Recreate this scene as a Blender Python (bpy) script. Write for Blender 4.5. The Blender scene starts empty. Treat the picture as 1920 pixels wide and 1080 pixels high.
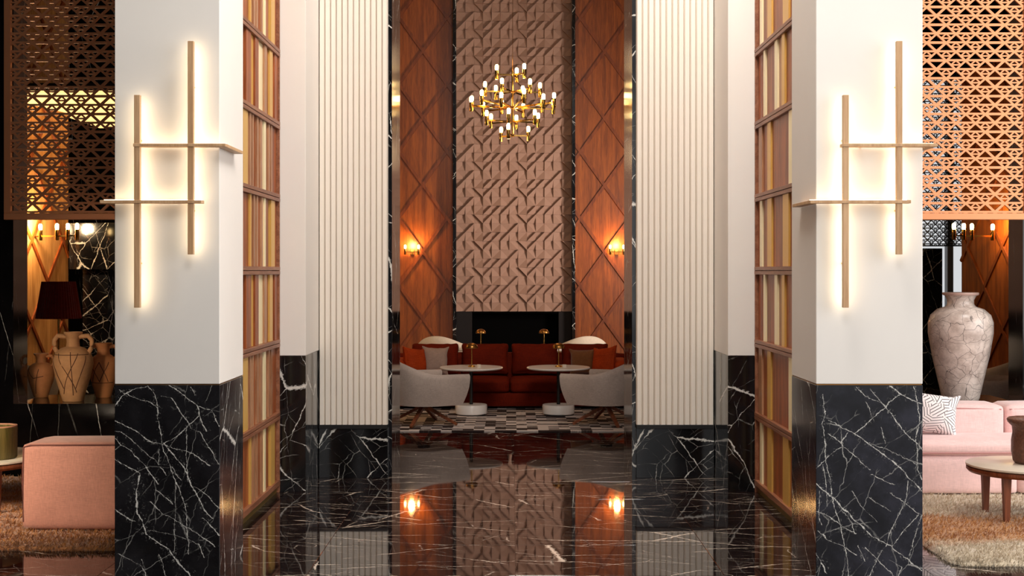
import bpy, bmesh, math, random
from math import pi, sin, cos, radians as R
from mathutils import Vector, Matrix
rnd = random.Random(7)
C = bpy.context.scene.collection
S = bpy.context.scene
F = 2350.0            # focal length in pixels of a 1920 wide frame
H = 1.75              # camera height
def PX(px, d): return (px-960.0)*d/F      # world x of a pixel column at distance d
def PZ(py, d): return H+(508.0-py)*d/F    # world z of a pixel row at distance d

# ------------------------------------------------------------------ camera
cam = bpy.data.cameras.new('camera'); camo = bpy.data.objects.new('camera', cam); C.objects.link(camo)
camo.location = (0, 0, H); camo.rotation_euler = (pi/2, 0, 0)
cam.sensor_width = 36; cam.lens = F*36/1920; cam.shift_y = -32/1920; cam.clip_end = 200
S.camera = camo
# ------------------------------------------------------------------ world, daylight, added fill lights, exposure
W = bpy.data.worlds.new('world'); S.world = W; W.use_nodes = True
bg = W.node_tree.nodes['Background']; bg.inputs[0].default_value = (0.96, 0.98, 1.0, 1); bg.inputs[1].default_value = 0.7
S.view_settings.view_transform = 'Standard'; S.view_settings.look = 'None'
S.view_settings.gamma = 1; S.view_settings.exposure = 0.0; S.view_settings.use_curve_mapping = False
def area(name, loc, target, sx, sy, power, col):
    l = bpy.data.lights.new(name, 'AREA'); l.shape = 'RECTANGLE'; l.size = sx; l.size_y = sy; l.energy = power; l.color = col
    o = bpy.data.objects.new(name, l); C.objects.link(o); o.location = loc
    o.rotation_euler = (Vector(target)-Vector(loc)).to_track_quat('-Z', 'Y').to_euler(); return o
area('window_daylight_right', (8.7, 4.5, 3.2), (0.5, 9.3, 1.8), 8.0, 5.0, 590, (1.0, 0.96, 0.93))
area('hall_high_fill', (0.45, 3.0, 6.8), (0.0, 9.6, 1.2), 2.2, 3.0, 190, (1.0, 0.95, 0.88))  # unseen fill added overhead to brighten the pillar fronts and corridor
area('passage_fill', (0.7, 6.2, 6.85), (0.0, 11.2, 1.0), 1.6, 1.4, 260, (1.0, 0.94, 0.87))  # added fill, no fixture here: lifts the fluted panels
area('passage_fill', (1.25, 8.9, 6.85), (-0.9, 10.4, 1.5), 1.0, 1.4, 150, (1.0, 0.95, 0.89))  # second added fill, brightens the sides of the left pillars
area('hall_front_fill', (0.6, -3.6, 3.0), (0.0, 9.6, 2.0), 3.6, 4.5, 95, (1.0, 0.97, 0.93))  # frontal fill added behind the camera, no opening stands there
area('left_lounge_fill', (-4.5, 6.2, 1.9), (-3.4, 9.6, 0.15), .7, .7, 20, (1.0, 0.80, 0.60)).data.spread = R(62)  # unseen warm fill added for the vases, rug and salmon sofa
area('right_lounge_fill', (4.3, 7.9, 6.7), (4.1, 10.6, 1.4), 1.6, 1.6, 170, (1.0, 0.95, 0.90))  # fill added above the frame to brighten pink sofa, vase and screen
area('lounge_side_fill', (4.0, 16.6, 2.1), (-0.1, 21.0, 3.0), 1.0, 2.4, 84, (1.0, 0.88, 0.78)).data.spread = R(90)  # raking fill hidden behind the right pillar, added to shade the tile relief
def point(name, loc, power, col=(1, .62, .25), r=.04):
    l = bpy.data.lights.new(name, 'POINT'); l.energy = power; l.color = col; l.shadow_soft_size = r
    o = bpy.data.objects.new(name, l); C.objects.link(o); o.location = loc; return o

# ------------------------------------------------------------------ node helpers
def lin(c):
    return tuple(((v/255)/12.92 if v/255 <= .04045 else ((v/255+.055)/1.055)**2.4) for v in c)+(1.0,)
class NT:
    def __init__(s, name):
        s.m = bpy.data.materials.new(name); s.m.use_nodes = True; s.t = s.m.node_tree
        s.b = s.t.nodes['Principled BSDF']
    def n(s, typ, ins=None, **kw):
        nd = s.t.nodes.new(typ)
        for k, v in kw.items(): setattr(nd, k, v)
        for k, v in (ins or {}).items(): s.set(nd.inputs[k], v)
        return nd
    def set(s, sock, v):
        if isinstance(v, bpy.types.NodeSocket): s.t.links.new(v, sock)
        else: sock.default_value = v
    def m_(s, op, a, b=None, c=None, clamp=False):
        nd = s.t.nodes.new('ShaderNodeMath'); nd.operation = op; nd.use_clamp = clamp
        for i, v in enumerate((a, b, c)):
            if v is not None: s.set(nd.inputs[i], v)
        return nd.outputs[0]
    def v_(s, op, a, b=None):
        nd = s.t.nodes.new('ShaderNodeVectorMath'); nd.operation = op
        s.set(nd.inputs[0], a)
        if b is not None: s.set(nd.inputs[1], b)
        return nd.outputs[0]
    def mr(s, v, a, b, c=0.0, d=1.0, smooth=True):
        nd = s.n('ShaderNodeMapRange', {0: v, 1: a, 2: b, 3: c, 4: d}); nd.clamp = True
        if smooth: nd.interpolation_type = 'SMOOTHSTEP'
        return nd.outputs[0]
    def mix(s, f, a, b, blend='MIX'):
        nd = s.t.nodes.new('ShaderNodeMix'); nd.data_type = 'RGBA'; nd.blend_type = blend
        s.set(nd.inputs[0], f); s.set(nd.inputs[6], a); s.set(nd.inputs[7], b); return nd.outputs[2]
    def noise(s, vec, scale, detail=3, rough=.5, dist=0.0):
        return s.n('ShaderNodeTexNoise', {'Vector': vec, 'Scale': scale, 'Detail': detail, 'Roughness': rough, 'Distortion': dist})
    def mapping(s, vec, loc=(0, 0, 0), rot=(0, 0, 0), sc=(1, 1, 1)):
        return s.n('ShaderNodeMapping', {0: vec, 1: loc, 2: rot, 3: sc}).outputs[0]
    def obj(s): return s.n('ShaderNodeTexCoord').outputs['Object']
    def out(s, **kw):
        names = {'col': 'Base Color', 'rough': 'Roughness', 'metal': 'Metallic', 'spec': 'Specular IOR Level', 'sheen': 'Sheen Weight',
                 'coat': 'Coat Weight', 'ecol': 'Emission Color', 'estr': 'Emission Strength', 'normal': 'Normal', 'trans': 'Transmission Weight', 'ior': 'IOR'}
        for k, v in kw.items(): s.set(s.b.inputs[names[k]], v)
        return s.m
    def bump(s, h, strength=.3, dist=.01):
        return s.n('ShaderNodeBump', {'Strength': strength, 'Distance': dist, 'Height': h}).outputs[0]

def plain(name, rgb, rough=.5, metal=0.0, noise=0.0, nscale=20, bump=0.0, sheen=0.0, spec=.5):
    t = NT(name); c = lin(rgb)
    o = t.obj()
    if noise or bump:
        nz = t.noise(o, nscale, 4, .6).outputs[0]
        dark = tuple(v*(1-noise) for v in c[:3])+(1,); lite = tuple(min(1, v*(1+noise)) for v in c[:3])+(1,)
        t.out(col=t.mix(nz, dark, lite))
        if bump: t.out(normal=t.bump(nz, bump, .01))
    else: t.out(col=c)
    return t.out(rough=rough, metal=metal, sheen=sheen, spec=spec)

def wood(name, dark, lite, axis='Z', scale=14, rough=.42, stretch=.06, spec=.4):
    t = NT(name); o = t.obj()
    rv = t.n('ShaderNodeObjectInfo').outputs['Random']
    off = t.n('ShaderNodeCombineXYZ', {0: t.m_('MULTIPLY', rv, 7.3), 1: t.m_('MULTIPLY', rv, 3.1), 2: t.m_('MULTIPLY', rv, 11.0)}).outputs[0]
    o = t.v_('ADD', o, off)
    sc = {'X': (stretch, 1, 1), 'Y': (1, stretch, 1), 'Z': (1, 1, stretch)}[axis]
    v = t.mapping(o, sc=sc)
    n1 = t.noise(v, scale, 5, .6, .6).outputs[0]; n2 = t.noise(v, scale*7, 3, .6).outputs[0]
    f = t.m_('ADD', t.m_('MULTIPLY', n1, .65), t.m_('MULTIPLY', n2, .35))
    f = t.mr(f, .33, .68)
    t.out(col=t.mix(f, lin(dark), lin(lite)), normal=t.bump(n2, .12, .003))
    return t.out(rough=rough, spec=spec)

def fabric(name, rgb, weave=260, var=.16, rough=.9, sheen=.25, bump=.35, big=3.0):
    t = NT(name); o = t.obj(); c = lin(rgb)
    a = t.noise(t.mapping(o, sc=(1, 1, .12)), weave, 2, .6).outputs[0]
    b = t.noise(t.mapping(o, sc=(.12, .12, 1)), weave, 2, .6).outputs[0]
    w = t.m_('ADD', t.m_('MULTIPLY', a, .5), t.m_('MULTIPLY', b, .5))
    g = t.noise(o, big, 3, .6).outputs[0]
    f = t.m_('ADD', t.m_('MULTIPLY', w, .65), t.m_('MULTIPLY', g, .35))
    f = t.mr(f, .32, .68)
    d = tuple(v*(1-var*1.5) for v in c[:3])+(1,); l = tuple(min(1, v*(1+var)) for v in c[:3])+(1,)
    return t.out(col=t.mix(f, d, l), rough=rough, sheen=sheen, spec=.08, normal=t.bump(w, bump, .002))

def emit(name, rgb, strength):
    t = NT(name); c = lin(rgb)
    return t.out(col=c, ecol=c, estr=strength, rough=.5)

def marble(name, base=(14, 13, 14), tint=(30, 30, 34), vein=(225, 222, 215), dirs=(.5,), scale=2.4, stretch=3.2, width=.012, plane='wall', wobble=.09,
           amount=1.0, rough=.1, fine=1.0, perobj=False, traced=None, face=None, seed=0.0, spec=.5):
    """black stone with thin white veins: crack networks drawn out along a direction, plus optional individual veins
    traced = list of (points, width): points in metres (x, z) on the face with normal -y; face = (x0, x1, z1)"""
    t = NT(name); o = t.obj()
    if perobj:
        rv = t.n('ShaderNodeObjectInfo').outputs['Random']
        off = t.n('ShaderNodeCombineXYZ', {0: t.m_('MULTIPLY', rv, 57.3), 1: t.m_('MULTIPLY', rv, 91.7), 2: t.m_('MULTIPLY', rv, 13.0)}).outputs[0]
        q = t.v_('ADD', o, off)
    else: q = t.v_('ADD', o, (seed*3.7, seed*1.9, seed*5.3))
    sq = t.n('ShaderNodeSeparateXYZ', {0: q})
    if plane == 'floor': uv = t.n('ShaderNodeCombineXYZ', {0: sq.outputs[0], 1: sq.outputs[1], 2: 0.0}).outputs[0]
    else: uv = t.n('ShaderNodeCombineXYZ', {0: t.m_('ADD', sq.outputs[0], sq.outputs[1]), 1: sq.outputs[2], 2: 0.0}).outputs[0]
    wob = t.noise(uv, 4.0, 6, .66)
    wv = t.v_('MULTIPLY', t.v_('SUBTRACT', wob.outputs['Color'], (.5, .5, .5)), (wobble, wobble, 0))
    qq = t.v_('ADD', uv, wv)
    jag = t.noise(uv, 38, 4, .7).outputs[0]
    tot = None
    for i, rot in enumerate(dirs):
        v = t.mapping(t.mapping(qq, loc=(i*3.3, i*7.1, 0), rot=(0, 0, rot)), sc=(scale, scale/stretch, 1))
        vo = t.n('ShaderNodeTexVoronoi', {'Vector': v, 'Scale': 1.0, 'Randomness': 1.0}, feature='DISTANCE_TO_EDGE', voronoi_dimensions='2D').outputs[0]
        wmod = t.noise(t.mapping(uv, loc=(i*5, 2, 1)), 1.9, 3, .6).outputs[0]
        wid = t.m_('MULTIPLY', t.mr(wmod, .40, .70, .05, 1.5), width*scale*.5)
        wid = t.m_('MULTIPLY', wid, t.mr(jag, .3, .7, .2, 1.6))
        edge = t.m_('SUBTRACT', 1.0, t.m_('DIVIDE', vo, t.m_('ADD', wid, .0002)), clamp=True)
        edge = t.m_('MULTIPLY', t.m_('POWER', edge, .5), t.mr(wmod, .34, .5, .0, 1.0))
        v2 = t.mapping(t.mapping(qq, loc=(9+i*4.1, i*2.2, 0), rot=(0, 0, rot*1.1+.25)), sc=(scale*2.3, scale*2.3/stretch, 1))
        vo2 = t.n('ShaderNodeTexVoronoi', {'Vector': v2, 'Scale': 1.0}, feature='DISTANCE_TO_EDGE', voronoi_dimensions='2D').outputs[0]
        wm2 = t.noise(t.mapping(uv, loc=(4+i, 8, 3)), 3.2, 3, .6).outputs[0]
        h = t.m_('MULTIPLY', t.mr(vo2, 0.0, .014, 1.0, 0.0), t.mr(wm2, .46, .66, 0, .6*fine))
        e = t.m_('MAXIMUM', t.m_('MULTIPLY', edge, amount), t.m_('MULTIPLY', h, t.mr(jag, .3, .6, .2, 1.0)))
        tot = e if tot is None else t.m_('MAXIMUM', tot, e)
        hair = h if i == 0 else t.m_('MAXIMUM', hair, h)
    if traced:
        x0, x1, z1 = face
        sep = t.n('ShaderNodeSeparateXYZ', {0: o})
        jv = t.noise(o, 11, 8, .74); js = t.n('ShaderNodeSeparateColor', {0: jv.outputs['Color']})
        dz = t.m_('MULTIPLY', t.m_('SUBTRACT', js.outputs[1], .5), .05)
        u = t.m_('DIVIDE', t.m_('SUBTRACT', t.m_('ADD', sep.outputs[0], t.m_('MULTIPLY', t.m_('SUBTRACT', js.outputs[0], .5), .045)), x0), x1-x0)
        vz = t.m_('SUBTRACT', 1.0, t.m_('DIVIDE', t.m_('ADD', sep.outputs[2], dz), z1))
        u = t.m_('ADD', t.m_('MULTIPLY', u, .5), .25)
        brk = t.mr(t.noise(o, 26, 4, .75).outputs[0], .36, .62, .12, 1.35)
        spk = t.mr(t.noise(o, 70, 4, .75).outputs[0], .56, .70, 0, .5)
        acc = None
        for pts, w in traced:
            fc = t.t.nodes.new('ShaderNodeFloatCurve'); cv = fc.mapping.curves[0]
            while len(cv.points) > 2: cv.points.remove(cv.points[1])
            P = [((z1-b)/z1, (a-x0)/(x1-x0)*.5+.25) for a, b in pts]
            P.sort()
            cv.points[0].location = (max(0, P[0][0]), P[0][1]); cv.points[1].location = (min(1, P[-1][0]), P[-1][1])
            for p in P[1:-1]: cv.points.new(*p)
            for p in cv.points: p.handle_type = 'VECTOR'
            fc.mapping.update()
            t.set(fc.inputs['Value'], vz)
            sl = abs((pts[-1][0]-pts[0][0])/max(.02, abs(pts[-1][1]-pts[0][1])))
            ww = w*math.sqrt(1+min(sl, 3)**2)/(x1-x0)*.5
            dd = t.m_('ABSOLUTE', t.m_('SUBTRACT', u, fc.outputs[0]))
            ev = t.m_('SUBTRACT', 1.0, t.m_('DIVIDE', dd, t.m_('MULTIPLY', brk, ww*.46)), clamp=True)
            ev = t.m_('MULTIPLY', t.m_('POWER', ev, .45), t.m_('MULTIPLY', t.m_('GREATER_THAN', vz, P[0][0]), t.m_('LESS_THAN', vz, P[-1][0])))
            ha = t.m_('MULTIPLY', t.m_('SUBTRACT', 1.0, t.m_('DIVIDE', dd, ww*5), clamp=True), t.m_('MULTIPLY', spk, t.m_('MULTIPLY', t.m_('GREATER_THAN', vz, P[0][0]), t.m_('LESS_THAN', vz, P[-1][0]))))
            ev = t.m_('MAXIMUM', ev, ha)
            acc = ev if acc is None else t.m_('MAXIMUM', acc, ev)
        nrm = t.n('ShaderNodeSeparateXYZ', {0: t.n('ShaderNodeTexCoord').outputs['Normal']})
        front = t.m_('LESS_THAN', nrm.outputs[1], -.5)
        tot = t.m_('MAXIMUM', t.m_('MAXIMUM', t.m_('MULTIPLY', tot, t.m_('SUBTRACT', 1.0, front)), t.m_('MULTIPLY', hair, .8)), t.m_('MULTIPLY', acc, front))
    cl = t.mr(t.noise(q, 3.2, 5, .65).outputs[0], .35, .75)
    sp = t.mr(t.noise(q, 60, 3, .7).outputs[0], .62, .78, 0, .35)
    bc = t.mix(cl, lin(base), lin(tint)); bc = t.mix(t.m_('MULTIPLY', sp, cl), bc, lin((120, 120, 125)))
    return t.out(col=t.mix(t.m_('MINIMUM', tot, 1.0), bc, lin(vein)), rough=rough, spec=spec)

# ------------------------------------------------------------------ geometry helpers
class G:
    def __init__(s): s.bm = bmesh.new()
    def box(s, x0, x1, y0, y1, z0, z1, bev=0.0, seg=1, mat=None):
        r = bmesh.ops.create_cube(s.bm, size=1.0)
        M = Matrix.Translation(((x0+x1)/2, (y0+y1)/2, (z0+z1)/2)) @ Matrix.Diagonal((abs(x1-x0), abs(y1-y0), abs(z1-z0), 1))
        bmesh.ops.transform(s.bm, matrix=M, verts=r['verts'])
        vs = r['verts']
        if bev:
            es = list({e for v in vs for e in v.link_edges})
            q = bmesh.ops.bevel(s.bm, geom=es, offset=bev, segments=seg, affect='EDGES', profile=.5, clamp_overlap=True)
            vs = list({v for f in q['faces'] for v in f.verts} | {v for v in vs if v.is_valid})
        if mat is not None: bmesh.ops.transform(s.bm, matrix=mat, verts=vs)
        return s
    def tube(s, p0, p1, r0, r1=None, n=10, cap=True):
        p0 = Vector(p0); p1 = Vector(p1); r1 = r0 if r1 is None else r1
        d = p1-p0; q = d.to_track_quat('Z', 'Y').to_matrix().to_4x4()
        r = bmesh.ops.create_cone(s.bm, cap_ends=cap, segments=n, radius1=r0, radius2=r1, depth=d.length)
        bmesh.ops.transform(s.bm, matrix=Matrix.Translation((p0+p1)/2) @ q, verts=r['verts']); return s
    def beam(s, p0, p1, w, t_, up=(0, 0, 1), w1=None, t1=None):
        """tapering bar of rectangular section"""
        p0 = Vector(p0); p1 = Vector(p1); d = (p1-p0).normalized(); a = d.cross(Vector(up)).normalized(); b = a.cross(d).normalized()
        w1 = w if w1 is None else w1; t1 = t_ if t1 is None else t1
        v = []
        for p, ww, tt in ((p0, w, t_), (p1, w1, t1)):
            for i, j in ((-1, -1), (1, -1), (1, 1), (-1, 1)): v.append(s.bm.verts.new(p+a*(i*ww/2)+b*(j*tt/2)))
        for f in ((3, 2, 1, 0), (4, 5, 6, 7), (0, 1, 5, 4), (1, 2, 6, 5), (2, 3, 7, 6), (3, 0, 4, 7)): s.bm.faces.new([v[i] for i in f])
        return s
    def path(s, pts, r, n=8, rs=None):
        rings = []
        for i, p in enumerate(pts):
            p = Vector(p); a = Vector(pts[max(0, i-1)]); b = Vector(pts[min(len(pts)-1, i+1)])
            q = (b-a).to_track_quat('Z', 'Y'); rr = rs[i] if rs else r
            rings.append([s.bm.verts.new(p+q @ Vector((cos(2*pi*k/n)*rr, sin(2*pi*k/n)*rr, 0))) for k in range(n)])
        for A, B in zip(rings, rings[1:]):
            for k in range(n): s.bm.faces.new((A[k], A[(k+1) % n], B[(k+1) % n], B[k]))
        s.bm.faces.new(rings[0][::-1]); s.bm.faces.new(rings[-1]); return s
    def lathe(s, prof, n=32, c=(0, 0, 0), fn=None):
        """prof: list of (r, z); fn(angle, r, z) -> r"""
        rings = []
        for r, z in prof:
            if r < 1e-5: rings.append([s.bm.verts.new((c[0], c[1], c[2]+z))]); continue
            rings.append([s.bm.verts.new((c[0]+cos(2*pi*k/n)*(fn(2*pi*k/n, r, z) if fn else r), c[1]+sin(2*pi*k/n)*(fn(2*pi*k/n, r, z) if fn else r), c[2]+z)) for k in range(n)])
        for A, B in zip(rings, rings[1:]):
            if len(A) == 1 and len(B) == 1: continue
            for k in range(n):
                j = (k+1) % n
                if len(A) == 1: s.bm.faces.new((A[0], B[j], B[k]))
                elif len(B) == 1: s.bm.faces.new((A[k], A[j], B[0]))
                else: s.bm.faces.new((A[k], A[j], B[j], B[k]))
        return s
    def prism(s, poly, fn0, fn1):
        """poly 2d points; fn0/fn1 map (u,v) to 3d for the two ends"""
        a = [s.bm.verts.new(fn0(*p)) for p in poly]; b = [s.bm.verts.new(fn1(*p)) for p in poly]; n = len(poly)
        s.bm.faces.new(a[::-1]); s.bm.faces.new(b)
        for k in range(n): s.bm.faces.new((a[k], a[(k+1) % n], b[(k+1) % n], b[k]))
        return s
    def cushion(s, x0, x1, y0, y1, z0, z1, r=.06, n=10, puff=(0, 0, .03), mat=None, pinch=0.0, wr=0.0, seed=0):
        """soft box: rounded edges, faces puffed outwards, corners pinched, wrinkled"""
        vd = {}; N_ = n+1
        def gv(i, j, k):
            key = (i, j, k)
            if key not in vd: vd[key] = s.bm.verts.new((i*2/N_-1, j*2/N_-1, k*2/N_-1))
            return vd[key]
        for f_ in (0, N_):
            for i in range(N_):
                for j in range(N_):
                    for mk in (lambda p, q: gv(f_, p, q), lambda p, q: gv(p, f_, q), lambda p, q: gv(p, q, f_)):
                        s.bm.faces.new((mk(i, j), mk(i+1, j), mk(i+1, j+1), mk(i, j+1)))
        vs = list(vd.values())
        hx, hy, hz = (x1-x0)/2, (y1-y0)/2, (z1-z0)/2
        for v in vs:
            a = Vector(v.co)
            p = Vector((math.copysign(abs(a.x)**.7, a.x)*hx, math.copysign(abs(a.y)**.7, a.y)*hy, math.copysign(abs(a.z)**.7, a.z)*hz))
            c_ = Vector((max(-hx+r, min(hx-r, p.x)), max(-hy+r, min(hy-r, p.y)), max(-hz+r, min(hz-r, p.z))))
            d = p-c_
            if d.length > 1e-6 and d.length > 0: p = c_+d.normalized()*min(r, max(abs(d.x), abs(d.y), abs(d.z)))
            bx, by, bz = [1-a[i]**2 for i in range(3)]
            p.x += math.copysign(puff[0]*by*bz, a.x)*abs(a.x); p.y += math.copysign(puff[1]*bx*bz, a.y)*abs(a.y); p.z += math.copysign(puff[2]*bx*by, a.z)*abs(a.z)
            if pinch:
                k = 1-pinch*(1-max(0, min(1, 1-(abs(a.x)*abs(a.z))**3)))*0
                e = pinch*(1-a.z**2)*abs(a.x)**3; p.x -= math.copysign(e, a.x)
                e = pinch*(1-a.x**2)*abs(a.z)**3; p.z -= math.copysign(e, a.z)
            if wr:
                w = sin(p.x*37+seed)*sin(p.z*29+seed*2.1)+.6*sin(p.x*61-p.z*43+seed)
                p += d.normalized()*wr*w if d.length > 1e-6 else Vector((0, math.copysign(wr*w, a.y), 0))
            p += Vector(((x0+x1)/2, (y0+y1)/2, (z0+z1)/2))
            v.co = p
        if mat is not None: bmesh.ops.transform(s.bm, matrix=mat, verts=vs)
        return s
    def data(s, name, mat, smooth=False, angle=None):
        me = bpy.data.meshes.new(name)
        bmesh.ops.recalc_face_normals(s.bm, faces=s.bm.faces[:])
        s.bm.to_mesh(me); s.bm.free(); me.materials.append(mat)
        if smooth: me.shade_smooth()
        if angle: me.set_sharp_from_angle(angle=R(angle))
        return me
    def build(s, name, mat, parent=None, smooth=False, angle=None):
        return inst(name, s.data(name, mat, smooth or bool(angle), angle), parent)
def inst(name, me, parent=None, loc=(0, 0, 0), rot=(0, 0, 0)):
    o = bpy.data.objects.new(name, me); C.objects.link(o); o.parent = parent; o.location = loc; o.rotation_euler = rot; return o
def thing(name, label, cat, loc=(0, 0, 0), rotz=0.0, group=None):
    o = bpy.data.objects.new(name, None); C.objects.link(o); o.empty_display_size = .1
    o.location = loc; o.rotation_euler = (0, 0, rotz); return tag(o, label, cat, group)
def tag(o, label, cat, group=None):
    o['label'] = label; o['category'] = cat
    if group: o['group'] = group
    return o
def struct(o): o['kind'] = 'structure'; return o
def dup(root, loc, rotz, label, group=None):
    r = root.copy(); C.objects.link(r); r.location = loc; r.rotation_euler = (0, 0, rotz); r['label'] = label
    if group: r['group'] = group
    for ch in list(root.children):
        c = ch.copy(); C.objects.link(c); c.parent = r
        for g in list(ch.children):
            e = g.copy(); C.objects.link(e); e.parent = c
    return r

# ------------------------------------------------------------------ materials
M = {}
M['plaster'] = plain('white_plaster', (238, 233, 227), .55, noise=.03, nscale=3, spec=.3)
M['cream'] = plain('cream_lacquer', (236, 226, 214), .5, noise=.02, nscale=4, spec=.3)
M['ceiling'] = plain('ceiling_paint', (200, 190, 180), .8)
M['sidepaint'] = plain('dark_paint', (52, 44, 40), .7)
M['stone'] = marble('black_marble', dirs=(.6, -.5), scale=2.6, stretch=3.0, width=.012, seed=1)
M['stone_dark'] = marble('black_marble_quiet', base=(8, 7, 8), tint=(17, 15, 15), dirs=(-.22,), scale=1.5, stretch=7, width=.006, wobble=.03, amount=.8, fine=.3, seed=4, spec=.3)
M['stone_base'] = marble('black_marble_dense', dirs=(.85, -.8), scale=3.6, stretch=2.6, width=.014, seed=6, fine=1.2)
M['floor'] = marble('brown_black_floor_marble', base=(22, 15, 15), tint=(40, 29, 27), vein=(232, 214, 196), dirs=(1.35, 1.85), scale=2.3, stretch=4.5, plane='floor',
                    width=.008, rough=.03, fine=1.0, perobj=True, spec=.6)
M['woodwall'] = wood('amber_veneer', (112, 50, 10), (168, 86, 26), 'Z', 16, .4)
M['honey'] = wood('honey_veneer', (158, 104, 52), (206, 152, 92), 'Z', 16, .42)
M['batten'] = wood('veneer_batten', (100, 42, 10), (148, 72, 24), 'Z', 16, .4)
M['walnut'] = wood('walnut', (116, 54, 22), (180, 100, 54), 'Z', 18, .4)
M['walnut_pale'] = wood('walnut_pale', (150, 100, 68), (196, 146, 108), 'Z', 18, .4)
M['railwood'] = wood('rail_walnut', (116, 68, 46), (166, 112, 82), 'Y', 18, .42)
M['legwood'] = wood('leg_walnut', (96, 48, 28), (142, 80, 50), 'Z', 22, .4)
M['goldslat'] = plain('brushed_gold', (226, 178, 92), .38, .2, noise=.06, nscale=30)
M['olive'] = plain('dull_brass_plinth', (122, 98, 44), .4, .3)
M['goldpale'] = plain('pale_gold', (252, 236, 190), .35, .1, noise=.04, nscale=30)
M['bartan'] = wood('pale_oak', (184, 142, 102), (212, 174, 134), 'Z', 20, .45)
M['copper'] = plain('copper_lacquer', (204, 138, 96), .48, .6, noise=.05, nscale=8)
M['brass'] = plain('polished_brass', (226, 178, 96), .18, 1.0)
M['brass_dull'] = plain('aged_brass', (168, 118, 62), .35, 1.0)
M['black'] = plain('black_metal', (16, 15, 15), .4)
M['firebox'] = plain('firebox_black', (5, 4, 4), .9, spec=.05)
M['charcoal'] = plain('charcoal_panel', (40, 36, 36), .8, noise=.08, nscale=6, spec=.1)
M['bulb'] = emit('bulb_glow', (255, 214, 140), 26)
M['bulb_off'] = plain('bulb_frosted', (250, 236, 200), .3)
M['led'] = emit('led_strip', (255, 232, 188), 7.5)
M['softpanel'] = emit('backlit_panel', (255, 206, 130), 1.6)
M['tile'] = plain('rose_clay_tile', (162, 126, 108), .7, noise=.07, nscale=9, spec=.25)
M['rust'] = fabric('rust_velvet', (106, 27, 8), 120, .22, .8, .0, .15, 5)
M['rust_lite'] = fabric('orange_rust_velvet', (172, 60, 20), 120, .2, .8, .0, .15, 5)
M['grey'] = fabric('oatmeal_tweed', (188, 168, 156), 240, .16)
M['white_fab'] = fabric('ivory_fabric', (226, 208, 188), 240, .08)
M['beige'] = fabric('beige_linen', (168, 138, 122), 200, .16)
M['brownfab'] = fabric('brown_linen', (118, 72, 40), 200, .16)
M['pink'] = fabric('pink_chenille', (240, 205, 201), 150, .10, .92, .4)
M['salmon'] = fabric('salmon_linen', (196, 140, 122), 190, .14)
M['piping'] = plain('dark_piping', (120, 72, 62), .8)
M['pinkpipe'] = plain('rose_piping', (186, 134, 130), .8)
M['whitestone'] = plain('white_table_marble', (232, 222, 214), .25, noise=.06, nscale=7)
M['greentop'] = plain('pale_stone_top', (214, 204, 186), .3, noise=.14, nscale=10)
M['terracotta'] = plain('terracotta', (190, 124, 74), .75, noise=.25, nscale=14, bump=.3)
M['sandclay'] = plain('sandy_terracotta', (196, 146, 98), .8, noise=.28, nscale=18, bump=.35)
M['clayline'] = plain('dark_incised_line', (84, 46, 26), .8)
M['shade'] = fabric('rust_pleated_shade', (118, 30, 18), 120, .2)
M['greenglaze'] = wood('olive_glaze', (66, 62, 26), (112, 96, 52), 'Z', 30, .3)
M['potglaze'] = plain('rough_brown_glaze', (104, 70, 54), .4, noise=.95, nscale=55, bump=1.0)
M['potrim'] = plain('pale_clay_rim', (186, 134, 108), .6, noise=.15)
M['glass'] = NT('window_glass').out(col=(1, 1, 1, 1), rough=.0, trans=1.0, ior=1.05)

# traced veins of the two near pillars, in metres on the front face
def crop_veins(lst, fx0, fx1, fy0, fy1, x0, x1, z1):
    return [([(x0+(a-fx0)/(fx1-fx0)*(x1-x0), z1*(1-(b-fy0)/(fy1-fy0))) for a, b in pts], w) for pts, w in lst]
VL = [([(0, 430), (60, 470), (115, 495), (155, 520), (148, 560), (135, 640), (145, 740), (180, 800), (190, 850), (240, 890), (270, 903), (310, 930), (350, 985), (430, 1080), (438, 1092)], .0105),
      ([(10, 318), (50, 370), (100, 390), (160, 450), (215, 520), (258, 580)], .0045), ([(240, 605), (280, 640), (335, 690)], .004),
      ([(18, 232), (130, 290), (215, 345), (280, 365), (345, 385), (440, 410), (540, 480)], .004),
      ([(195, 40), (240, 100), (250, 160), (255, 240), (275, 330), (285, 390), (310, 450), (350, 570), (370, 610), (400, 690), (415, 800), (420, 960)], .0042),
      ([(320, 40), (400, 100), (470, 155), (490, 220), (520, 290)], .0055), ([(470, 155), (545, 182), (560, 205), (592, 265)], .006),
      ([(270, 100), (325, 108), (380, 190), (430, 255), (440, 283), (485, 297), (530, 380), (592, 472)], .0045),
      ([(480, 205), (430, 250), (350, 325), (290, 360)], .004),
      ([(288, 355), (340, 420), (400, 490), (430, 570), (470, 650), (510, 720), (555, 765)], .007),
      ([(440, 590), (500, 620), (592, 710)], .004), ([(215, 680), (280, 740), (380, 790), (470, 850), (565, 920)], .0048),
      ([(200, 828), (300, 850), (400, 870), (480, 905), (505, 980)], .003), ([(190, 42), (110, 65), (60, 105), (18, 160)], .005),
      ([(45, 65), (110, 105), (200, 130), (250, 165)], .0034), ([(500, 765), (545, 810), (592, 860)], .006), ([(18, 710), (60, 745), (130, 785)], .005),
      ([(40, 955), (90, 985), (165, 1030), (190, 1085)], .003), ([(350, 570), (348, 760), (345, 960)], .003), ([(412, 260), (410, 400), (415, 560)], .003),
      ([(435, 50), (460, 95)], .004), ([(18, 290), (60, 300), (120, 350), (180, 400), (250, 460), (300, 530)], .0036), ([(262, 390), (258, 470), (330, 480), (380, 560)], .003),
      ([(258, 960), (280, 1010), (300, 1080)], .004), ([(160, 990), (180, 1040), (186, 1085)], .003)]
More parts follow.
